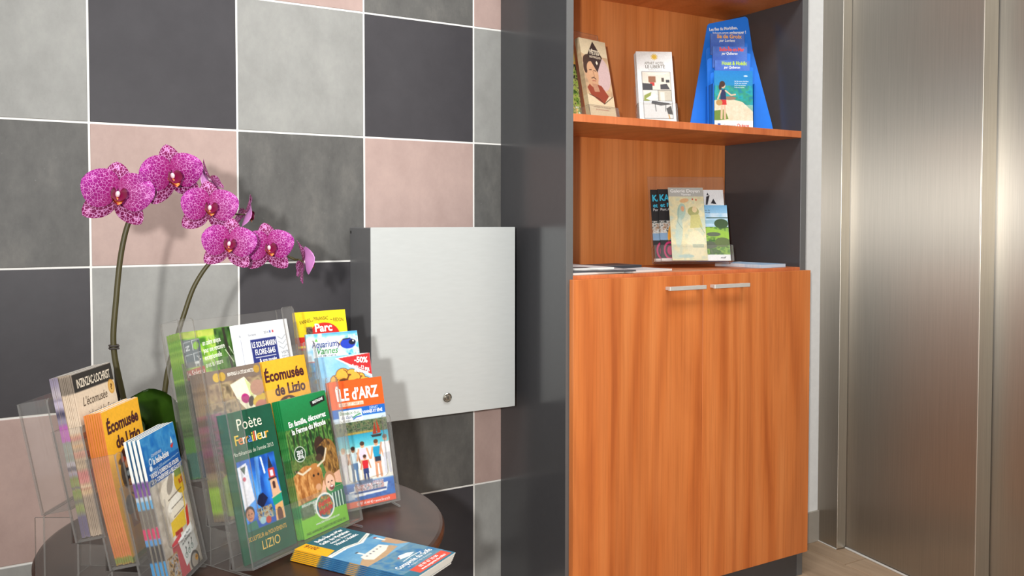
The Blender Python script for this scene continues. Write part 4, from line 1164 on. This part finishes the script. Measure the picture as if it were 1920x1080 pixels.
pile(stB, 1, 'papillon', 0.0065, 9, 0.0030, 'taupe flower leaflet behind the dark green one, middle stand', 'of the taupe flower pile, middle stand', 'taupe flower leaflets', front=-0.0285)
pile(stB, 1, 'eco', 0.1240, 3, 0.0030, 'orange-yellow leaflet with hat drawing in the middle stand', 'of the orange-yellow pile in the middle stand', 'orange-yellow leaflets of the middle stand', 0.0018, fan=0.0042, front=-0.0150)
pile(stB, 2, 'cadre', 0.0050, 13, 0.0022, 'forest green leaflet with grey pictogram block in the rear step', 'of the forest green pictogram pile, middle stand', 'forest green leaflets', front=-0.0295)
pile(stB, 2, 'sousmarin', 0.1110, 2, 0.0027, 'white leaflet with navy title block, rear step of the middle stand', 'of the white navy-block pile, middle stand', 'white navy-block leaflets', 0.0018, fan=0.0155, front=-0.0368)
pile(stC, 0, 'arz', 0.0035, 4, 0.0026, 'orange-headed island leaflet with family on a beach, right stand', 'of the orange-headed island pile, right stand', 'orange-headed island leaflets', 0.0016, fan=0.0004, front=-0.0250)
pile(stC, 1, 'fifty', 0.0035, 5, 0.0026, 'pale blue leaflet with red corner and stag cloud, right stand', 'of the pale blue red-cornered pile, right stand', 'pale blue leaflets', 0.0017)
pile(stC, 2, 'aqua', 0.0035, 3, 0.0026, 'white and blue leaflet with a blue fish, right stand', 'of the blue fish pile, right stand', 'blue fish leaflets', 0.0017)
pile(stC, 3, 'parc', 0.0035, 5, 0.0026, 'bright yellow leaflet with red oval in the top step, right stand', 'of the bright yellow pile, right stand', 'bright yellow leaflets', 0.0017)

# booklets lying on the table
_up = Vector((-0.5236, 0.8520, 0)); _rt = Vector((0.8520, 0.5236, 0))
for i in range(7):
    z = TZ + 0.0004 + 0.0024 * (7 - i)
    org = Vector((0.3165, -0.9465, z)) - _rt * (0.0006 * i) + _up * (0.0008 * i + rng.uniform(-.0004, .0004))
    m = Matrix(((_rt.x, 0, _up.x, org.x), (_rt.y, 0, _up.y, org.y), (0, -1, 0, org.z), (0, 0, 0, 1)))
    leaflet('golfe', m, 'top ferry booklet of the fanned pile lying on the table' if i == 0 else '%s ferry booklet from the top of the pile on the table' % ORD[i], 0.0018, 'golfe_edge', i > 0, (0, 0), 'ferry booklets lying on the table', name='booklet', cat='booklet', text=(i == 0))

# ------------------------------------------------------------------ orchid
def petal_mat(name, deep, mid, pale, su, sv, wid):
    t = NT(name)
    uv = t.n('ShaderNodeUVMap')
    mp = t.n('ShaderNodeMapping')
    mp.inputs['Scale'].default_value = (su, sv, 1)
    t.l(uv.outputs[0], mp.inputs['Vector'])
    ns = t.n('ShaderNodeTexNoise')
    ns.inputs['Scale'].default_value = 2.2
    t.l(mp.outputs[0], ns.inputs['Vector'])
    wp = t.mix(0.18, mp.outputs[0], ns.outputs[1], 'LINEAR_LIGHT')
    vo = t.n('ShaderNodeTexVoronoi', feature='DISTANCE_TO_EDGE')
    vo.inputs['Scale'].default_value = 1.0
    t.l(wp, vo.inputs['Vector'])
    net = t.ramp(vo.outputs['Distance'], [(0.0, (1, 1, 1)), (wid, (0.75, 0.75, 0.75)), (wid * 2.4, (0, 0, 0))])
    sep = t.n('ShaderNodeSeparateXYZ')
    t.l(uv.outputs[0], sep.inputs[0])
    rad = t.ramp(sep.outputs[0], [(0.10, deep), (0.55, mid), (1.0, pale)])
    msk = t.ramp(sep.outputs[0], [(0.12, (0.25, 0.25, 0.25)), (0.30, (0.75, 0.75, 0.75)), (1.0, (0.95, 0.95, 0.95))])
    mm = t.n('ShaderNodeMath', operation='MULTIPLY')
    t.l(net, mm.inputs[0]); t.l(msk, mm.inputs[1])
    c = t.mix(mm.outputs[0], rad, lin4((226, 160, 216)))
    t.l(c, t.p.inputs['Base Color'])
    t.p.inputs['Roughness'].default_value = 0.55
    t.p.inputs['Specular IOR Level'].default_value = 0.25
    t.p.inputs['Subsurface Weight'].default_value = 0.0
    return t.m
M['petal'] = petal_mat('magenta_veined_petal', (128, 2, 90), (130, 7, 104), (156, 40, 140), 11, 13, 0.019)
M['sepal'] = petal_mat('dark_magenta_netted_sepal', (100, 3, 56), (104, 6, 66), (126, 24, 88), 10, 9, 0.032)
M['petal_back'] = simple('lilac_petal_reverse', (214, 140, 206), 0.55)
def lip_mat():
    t = NT('maroon_orange_lip')
    vec = t.coords((1, 1, 1))
    f = t.noise(vec, 260, 2)
    t.l(t.ramp(f, [(0.35, (104, 6, 40)), (0.48, (150, 20, 50)), (0.56, (226, 110, 40)), (0.70, (244, 196, 120))]), t.p.inputs['Base Color'])
    t.p.inputs['Roughness'].default_value = 0.4
    return t.m
M['lip'] = lip_mat()
M['lip_dark'] = simple('dark_maroon_lobe', (120, 10, 60), 0.35)
M['column'] = simple('pale_pink_column', (236, 206, 214), 0.45)
M['stem'] = simple('olive_green_stem', (66, 60, 28), 0.5)
M['stake'] = simple('dark_brown_stake', (42, 34, 26), 0.6)
def leaf_mat():
    t = NT('glossy_green_leaf')
    f = t.noise(t.coords((8, 60, 8)), 2, 3)
    t.l(t.ramp(f, [(0.3, (34, 62, 14)), (0.7, (62, 98, 24))]), t.p.inputs['Base Color'])
    t.p.inputs['Roughness'].default_value = 0.3
    return t.m
M['leaf'] = leaf_mat()

def petal_mesh(name, L, Wd, p, q, cup, curl, wave, mats, nu=18, nv=14, seed=0):
    """x along the petal from its base, y across, z towards the viewer"""
    rg = random.Random(seed)
    ph = [rg.uniform(0, 6.28) for _ in range(3)]
    V, F, UV = [], [], []
    for i in range(nu + 1):
        u = i / nu
        w = Wd * max(0.0, math.sin(math.pi * min(1, (0.05 + 0.95 * u)) ** p)) ** q
        for j in range(nv + 1):
            v = -1 + 2 * j / nv
            x = L * u
            # rounded end: outer strips fall short of the tip
            y = v * w
            z = cup * L * (u * u) - curl * L * (v * v) * math.sin(math.pi * u) + wave * L * math.sin(5 * v + ph[0]) * u * u + wave * L * math.sin(7 * u + ph[1]) * abs(v) ** 3
            V.append((x, y, z))
            UV.append((u, (v * w / Wd) * 0.5 + 0.5))
    for i in range(nu):
        for j in range(nv):
            a = i * (nv + 1) + j
            F.append((a, a + nv + 1, a + nv + 2, a + 1))
    me = bpy.data.meshes.new(name)
    me.from_pydata(V, [], F)
    uvl = me.uv_layers.new(name='UVMap')
    for lp in me.loops:
        uvl.data[lp.index].uv = UV[lp.vertex_index]
    me.shade_smooth()
    for m in mats:
        me.materials.append(m)
    return me

PM = {
    'petal_l': petal_mesh('petal', 0.054, 0.0315, 0.80, 0.55, 0.06, 0.10, 0.015, [M['petal']], 24, 18, 1),
    'petal_r': petal_mesh('petal', 0.053, 0.0310, 0.80, 0.55, 0.02, 0.12, 0.02, [M['petal']], 24, 18, 2),
    'dorsal': petal_mesh('sepal', 0.053, 0.019, 0.95, 0.62, -0.06, -0.10, 0.012, [M['sepal']], 18, 12, 3),
    'lateral': petal_mesh('sepal', 0.058, 0.0195, 0.95, 0.62, -0.06, 0.08, 0.02, [M['sepal']], 18, 12, 4),
    'lobe': petal_mesh('lip_lobe', 0.016, 0.009, 0.9, 0.6, 0.5, -0.35, 0.0, [M['lip_dark']], 10, 8, 5),
    'mid': petal_mesh('lip', 0.018, 0.0075, 0.7, 0.6, 0.35, -0.25, 0.0, [M['lip']], 12, 8, 6),
    'back': petal_mesh('petal', 0.052, 0.034, 0.80, 0.55, 0.05, 0.10, 0.02, [M['petal_back']], 18, 14, 8),
}
_bm = bmesh.new()
bmesh.ops.create_uvsphere(_bm, u_segments=14, v_segments=10, radius=0.0042)
for v in _bm.verts:
    v.co = Vector((v.co.x * 0.9, v.co.y * 1.25, v.co.z * 1.5 + 0.004))
for f in _bm.faces: f.smooth = True
col_me = bpy.data.meshes.new('column'); _bm.to_mesh(col_me); _bm.free(); col_me.materials.append(M['column'])

orchid = empty('potted_orchid', (0.045, -0.490, TZ))
tag(orchid, 'magenta orchid with two arching stems behind the leaflet stands', 'orchid')
OI = Matrix.Translation(-orchid.location)
CAMP = Vector((-0.1286, -1.9647, 1.0113))

def add_flower(pos, size, turn=0.0, tip=0.0, roll=0.0, reverse=False, seed=0):
    """turn/tip in degrees swing the face away from the viewing side, roll spins it"""
    rg = random.Random(seed)
    pos = Vector(pos)
    n = (CAMP - pos).normalized()
    rt = Vector((0, 0, 1)).cross(n).normalized()
    up = n.cross(rt)
    base = Matrix(((rt.x, up.x, n.x, pos.x), (rt.y, up.y, n.y, pos.y), (rt.z, up.z, n.z, pos.z), (0, 0, 0, 1)))
    m = OI @ base @ Matrix.Rotation(R(turn), 4, 'Y') @ Matrix.Rotation(R(tip), 4, 'X') @ Matrix.Rotation(R(roll), 4, 'Z') @ Matrix.Scale(size, 4)
    fo = bpy.data.objects.new('flower', col_me)
    COL.objects.link(fo)
    fo.parent = orchid
    fo.matrix_local = m
    def add(name, key, ang, z, tilt, sc=1.0, off=0.0, scy=1.0):
        o = bpy.data.objects.new(name, PM[key])
        COL.objects.link(o)
        o.parent = fo
        o.matrix_local = Matrix.Translation((0, 0, z)) @ Matrix.Rotation(R(ang), 4, 'Z') @ Matrix.Translation((off, 0, 0)) @ Matrix.Rotation(R(-tilt), 4, 'Y') @ Matrix.Diagonal((sc, sc * scy, sc, 1))
        return o
    pl, pr = ('back', 'back') if reverse else ('petal_l', 'petal_r')
    add('petal', pl, 164 + rg.uniform(-4, 4), 0.0, 6 + rg.uniform(-4, 8), 1.0, 0.003)
    add('petal', pr, 16 + rg.uniform(-4, 4), 0.0008, 5 + rg.uniform(-4, 8), 1.0, 0.003)
    add('sepal', 'dorsal', 92 + rg.uniform(-5, 5), -0.004, -4 + rg.uniform(-6, 4), 1.0, 0.002)
    add('sepal', 'lateral', 224 + rg.uniform(-5, 5), -0.004, -6 + rg.uniform(-5, 5), 1.0, 0.002)
    add('sepal', 'lateral', -44 + rg.uniform(-5, 5), -0.0045, -6 + rg.uniform(-5, 5), 1.0, 0.002)
    add('lip_lobe', 'lobe', 200, 0.002, 34, 1.3, 0.001)
    add('lip_lobe', 'lobe', -20, 0.002, 34, 1.3, 0.001)
    add('lip', 'mid', 270, 0.002, 30, 1.4, 0.001)
    return fo

# (position, size, turn, tip, roll, reverse)
FL = [((0.003, -0.535, 1.052), 0.97, 6, -4, -6, False), ((0.082, -0.535, 1.083), 0.90, 14, 4, 10, False),
      ((0.138, -0.535, 1.032), 0.84, 10, -8, -4, False), ((0.165, -0.550, 0.974), 0.80, 4, -4, -6, False),
      ((0.235, -0.525, 0.966), 0.80, 12, -2, 4, False), ((0.301, -0.510, 0.940), 0.72, 100, -6, 10, True),
      ((0.146, -0.495, 1.080), 0.66, -98, 25, -20, True), ((0.205, -0.495, 1.024), 0.66, 96, 20, 24, True)]
for i, f in enumerate(FL):
    add_flower(*f, seed=i + 3)

def otube(name, pts, rads, mat, seg=10):
    return tube(name, [Vector(p) - orchid.location for p in pts], rads, mat, orchid, seg)
S1 = [(0.035, -0.490, 0.600), (0.010, -0.497, 0.735), (-0.0023, -0.500, 0.813), (0.0024, -0.500, 0.8887), (0.0111, -0.500, 0.9643), (0.0248, -0.502, 1.0165), (0.0487, -0.505, 1.0472), (0.0727, -0.506, 1.0647), (0.1053, -0.506, 1.066), (0.133, -0.508, 1.045), (0.150, -0.510, 1.02)]
otube('stem', S1, [0.0046, 0.0044, 0.0042, 0.0038, 0.003, 0.0026], M['stem'])
S2 = [(0.060, -0.485, 0.600), (0.0748, -0.498, 0.7507), (0.0902, -0.500, 0.8149), (0.103, -0.500, 0.8578), (0.1201, -0.500, 0.9053), (0.1457, -0.503, 0.9442), (0.176, -0.508, 0.9666), (0.220, -0.506, 0.9723), (0.262, -0.504, 0.9553), (0.286, -0.505, 0.944)]
otube('stem', S2, [0.0044, 0.0042, 0.0038, 0.0032, 0.0024, 0.002], M['stem'])
otube('support_stake', [(0.020, -0.486, 0.590), (0.006, -0.4935, 0.70), (-0.0005, -0.4945, 0.80), (-0.001, -0.4945, 0.826)], [0.0028, 0.0028], M['stake'], 8)
_bm = bmesh.new()
for k in range(2):
    bbox(_bm, -0.0075, 0.0075, -0.0065, 0.0065, -0.0022 + k * 0.0042, 0.0006 + k * 0.0042, 0.0008)
bmesh.ops.translate(_bm, verts=_bm.verts, vec=Vector((-0.0017, -0.4985, 0.811)) - orchid.location)
bm_obj('plant_clip', _bm, M['stake'], orchid)
for a, b in (((0.0248, -0.502, 1.0165), (0.006, -0.527, 1.050)), ((0.090, -0.506, 1.066), (0.082, -0.527, 1.086)), ((0.133, -0.508, 1.045), (0.138, -0.528, 1.036)), ((0.160, -0.506, 0.956), (0.164, -0.543, 0.979)), ((0.225, -0.506, 0.972), (0.236, -0.518, 0.972)), ((0.286, -0.505, 0.944), (0.299, -0.508, 0.940)), ((0.133, -0.508, 1.045), (0.146, -0.498, 1.078)), ((0.150, -0.510, 1.02), (0.203, -0.497, 1.022))):
    a, b = Vector(a), Vector(b)
    otube('flower_stalk', [a, (a + b) / 2 + Vector((0, 0.004, 0.002)), b], [0.0016, 0.0013], M['stem'], 8)
def strap_leaf(pts, wid, face):
    """a broad strap leaf along a spine; face is the side its blade looks at"""
    P = catmull(pts, 7)
    bm = bmesh.new()
    rows = []
    for i, p in enumerate(P):
        u = i / (len(P) - 1)
        d = (P[min(i + 1, len(P) - 1)] - P[max(i - 1, 0)]).normalized()
        s = d.cross(Vector(face)).normalized()
        nrm = s.cross(d)
        w = wid * (0.35 + 0.65 * math.sin(math.pi * min(1, u * 0.85 + 0.12)) ** 0.7) * (1 - max(0, (u - 0.82) / 0.18) ** 2 * 0.85)
        rows.append([bm.verts.new(p - orchid.location + s * (w * v) + nrm * (0.20 * w * (abs(v) ** 1.5))) for v in (-1, -.66, -.33, 0, .33, .66, 1)])
    for A, B in zip(rows, rows[1:]):
        for j in range(6):
            bm.faces.new((A[j], A[j + 1], B[j + 1], B[j]))
    ext = bmesh.ops.solidify(bm, geom=bm.faces[:], thickness=0.002)
    bm_obj('leaf', bm, M['leaf'], orchid, True)
strap_leaf([(0.060, -0.490, 0.610), (0.072, -0.505, 0.660), (0.056, -0.520, 0.708), (0.018, -0.528, 0.734)], 0.034, (0.1, -1, 0.5))
strap_leaf([(0.055, -0.480, 0.610), (0.100, -0.470, 0.655), (0.150, -0.455, 0.675), (0.195, -0.440, 0.650)], 0.030, (0, -0.4, 1))
strap_leaf([(0.045, -0.475, 0.610), (0.030, -0.440, 0.650), (0.020, -0.400, 0.668), (0.010, -0.360, 0.640)], 0.030, (0, -0.4, 1))
M['pot'] = simple('dark_grey_plastic_pot', (58, 56, 54), 0.45)
M['bark'] = simple('bark_substrate', (70, 48, 34), 0.9)
lathe('pot', [(0, 0.0005), (0.040, 0.0005), (0.043, 0.004), (0.052, 0.082), (0.056, 0.084), (0.056, 0.096), (0.052, 0.096), (0.050, 0.085), (0.0, 0.083)], M['pot'], orchid, 40)
lathe('potting_bark', [(0.050, 0.082), (0.046, 0.089), (0.02, 0.093), (0, 0.094)], M['bark'], orchid, 24)

# ------------------------------------------------------------------ things in the bookcase
def at(x, y, z, yaw, lean):
    return Matrix.Translation((x, y, z)) @ Matrix.Rotation(R(yaw), 4, 'Z') @ Matrix.Rotation(-R(lean), 4, 'X')
SZ = 1.2642
WZ = 0.8822
def off(m, x, y, z=0.0):
    return m @ Matrix.Translation((x, y, z))

def easel(label, m, w, hb, dp, lip, group):
    """small clear leaflet easel: leaning back, floor, low front lip"""
    root = empty('leaflet_easel')
    root.matrix_world = m
    tag(root, label, 'leaflet holder', group)
    th = 0.0022
    prism_xz('back_plate', [(0, 0), (w, 0), (w, hb), (0, hb)], 0.0, th, ACR, root)
    prism_xz('front_lip', [(0, 0)] + [(w, 0)] + arc(w - .004, lip - .004, .004, 0, 90) + arc(.004, lip - .004, .004, 90, 180), -dp, -dp + th, ACR, root)
    for xa in (0.0, w - th):
        bm = bmesh.new()
        bbox(bm, xa, xa + th, -dp + th, 0, 0, lip)
        bm.normal_update()
        for f in bm.faces: f.material_index = 0 if abs(f.normal.x) > .5 else 1
        bm_obj('side_plate', bm, ACR, root)
    bm = bmesh.new()
    bbox(bm, th, w - th, -dp + th, 0, 0.0, th)
    bm_obj('holder_floor', bm, ACR, root)
    return root
G_E = 'clear leaflet holders in the bookcase'
# leaning holders rest on their lower front edge, so lift them a little
mF = at(1.122, -0.216, SZ + 0.001, 12, 12)
easel('clear holder with the portrait leaflet on the bookcase shelf', off(mF, -0.003, 0.028, 0.0065), 0.112, 0.245, 0.031, 0.035, G_E)
leaflet('fetes', off(mF, 0.0, 0.000, 0.010), 'cream leaflet with a man\u2019s portrait and dark diamond on the shelf', 0.0016)
for i in range(5):
    leaflet('fetes', off(mF, 0.0, 0.0026 * (i + 1), 0.010), '%s cream leaflet behind the portrait one on the shelf' % ORD[i], 0.0016, low=True, group='portrait leaflets', text=False)
leaflet('jardin', at(1.020, -0.205, SZ + 0.001, 12, 10), 'colourful garden leaflet half hidden by the bookcase side', 0.004)
mA = at(1.315, -0.170, SZ + 0.001, -26, 16)
easel('clear holder with the white hotel leaflets on the bookcase shelf', off(mA, -0.004, 0.026, 0.007), 0.108, 0.120, 0.030, 0.060, G_E)
leaflet('appart', off(mA, 0.0, 0.000, 0.0105), 'white hotel leaflet with sun emblem on the shelf', 0.002)
for i in range(6):
    leaflet('appart', off(mA, -0.0003 * i, 0.0031 * (i + 1), 0.0105), '%s white leaflet behind the sun emblem one' % ORD[i], 0.0027, low=True, group='white hotel leaflets', text=False)

# blue cardboard ferry display
M['blue_card'] = simple('bright_blue_card', (20, 116, 222), 0.45)
DP = at(1.541, -0.100, SZ + 0.0008, -26, 0)
disp = empty('leaflet_display')
disp.matrix_world = DP
tag(disp, 'bright blue card display with stepped island leaflets on the shelf', 'card display')
BL = R(9)
def dpart(name, poly, y, th, lean=9.0):
    o = prism_xz(name, poly, 0, th, [M['blue_card'], M['blue_card']], disp)
    o.matrix_local = Matrix.Translation((0, y, 0)) @ Matrix.Rotation(-R(lean), 4, 'X')
    return o
bp = dpart('back_board', [(0, 0), (0.250, 0), (0.245, 0.03), (0.196, 0.245)] + [(0.186, 0.336), (0.183, 0.3425), (0.177, 0.345)] + [(0.070, 0.322), (0.065, 0.318), (0.063, 0.312)], -0.020, 0.002, 7)
# board lettering
CV['board'] = Cv(250, 345, (16, 104, 206), .1)
CV['board'].t('Les îles du Morbihan,', 70, 45, 9, W_, 84, .03, ang=5).t('laissez-vous embarquer !', 80, 56, 9, W_, 98, .03, ang=3)
link('lettering', lettering_mesh('board', (0, 0)), bp)['kind'] = 'stuff'
for k, (y, z0, z1, xl) in enumerate(((-0.030, 0.0, 0.245, 0.050), (-0.052, 0.0, 0.210, 0.046), (-0.074, 0.0, 0.166, 0.048))):
    dpart('pocket_front', [(xl, z0)] + [(0.172, z0)] + arc(0.166, z1 + 0.008, 0.006, 0, 90) + arc(xl + 0.008, z1 - 0.010, 0.008, 90, 180), y, 0.0015, 3)
for x in (0.0485, 0.1665):
    bm = bmesh.new()
    bbox(bm, x, x + 0.0015, -0.0895, -0.022, 0, 0.13)
    bm_obj('side_gusset', bm, M['blue_card'], disp)
fo = link('front_print', leaflet_mesh('oceane', 0.0016), disp)
fo.matrix_local = Matrix.Translation((0.053, -0.0915, 0)) @ Matrix.Rotation(-R(3), 4, 'X') @ Matrix.Diagonal((1, 1, 1.04, 1))
link('lettering', lettering_mesh('oceane', (0, 0)), fo)['kind'] = 'stuff'
for key, y, ztop, lab in (('groix', -0.0265, 0.282, 'blue-violet island leaflet with orange title, top step of the display'), ('belleile', -0.0480, 0.241, 'blue-violet island leaflet with red title, middle step of the display'), ('houat', -0.0700, 0.198, 'blue-violet island leaflet with lime title, lowest step of the display')):
    leaflet(key, off(DP, 0.060, y, ztop - 0.060) @ Matrix.Rotation(-R(3), 4, 'X'), lab, 0.004)

# rack on the worktop
mR = at(1.398, -0.128, WZ + 0.001, -26, 15)
easel('wide clear leaflet rack on the bookcase worktop', off(mR, -0.002, 0.004, 0.010), 0.222, 0.255, 0.038, 0.046, G_E)
leaflet('kayak', off(mR, 0.001, -0.0075, 0.013), 'black leaflet with cyan title at the left end of the rack', 0.0022)
leaflet('kayak', off(mR, 0.0205, -0.0125, 0.013), 'black leaflet with cyan title tucked between its twin and the pale painting', 0.0022)
leaflet('voile', off(mR, 0.102, -0.0075, 0.013), 'white sailing leaflet with black sail emblem in the rack', 0.0022)
lg = leaflet('golf', off(mR, 0.116, -0.0175, 0.013), 'golf course leaflet with green fairway at the right of the rack', 0.0022)
lg.matrix_world = off(mR, 0.116, -0.0175, 0.013) @ Matrix.Diagonal((1, 1, 0.77, 1))
leaflet('galerie', off(mR, 0.047, -0.0285, 0.013), 'pale painted gallery leaflet at the front of the rack', 0.0022)

# magazines lying on the worktop
M['mag'] = simple('magazine_paper', (226, 224, 222), 0.5)
def magazine(label, x, y, z, rz, w, l, th, c1, seed, paper=(236, 234, 226)):
    key = 'mag%d' % seed
    cv = Cv(w * 1000, l * 1000, (232, 230, 230), .25)
    cv.rtex(0, 0, w * 1000, l * 1000, c1, 60, seed, .95)
    CV[key] = cv
    m = Matrix.Translation((x, y, z + th)) @ Matrix.Rotation(R(rz), 4, 'Z') @ Matrix(((1, 0, 0, 0), (0, 0, 1, 0), (0, -1, 0, 0), (0, 0, 0, 1)))
    o = link('magazine', leaflet_mesh(key, th, paper=paper))
    o.matrix_world = m
    tag(o, label, 'magazine', 'magazines lying on the worktop')
    return o
GR = [(90, 88, 92), (226, 224, 224), (240, 238, 238), (150, 148, 152)]
magazine('lowest pale magazine at the left end of the worktop', 1.006, -0.300, WZ + 0.0003, 4, 0.165, 0.21, 0.0045, GR, 1)
magazine('white magazine lying on the lowest one, left on the worktop', 1.016, -0.285, WZ + 0.0052, -9, 0.175, 0.21, 0.0040, [(30, 30, 34), (220, 218, 220), (60, 60, 64)], 2, (70, 70, 74))
magazine('grey magazine on top of the left pile on the worktop', 1.004, -0.262, WZ + 0.0096, -3, 0.150, 0.20, 0.0045, GR, 3)
magazine('open white leaflet at the front of the worktop beside the rack', 1.178, -0.300, WZ + 0.0003, 10, 0.165, 0.095, 0.0050, [(236, 234, 234), (214, 212, 216)], 4)
magazine('dark-covered magazine lying in front of the rack', 1.165, -0.195, WZ + 0.0003, 6, 0.150, 0.10, 0.0120, [(50, 50, 56), (90, 90, 96)], 5, (62, 62, 68))
magazine('blue and white booklet lying at the right of the rack', 1.628, -0.305, WZ + 0.0003, 6, 0.110, 0.16, 0.0090, [(214, 224, 236), (150, 190, 226), (236, 240, 244)], 6, (206, 220, 234))
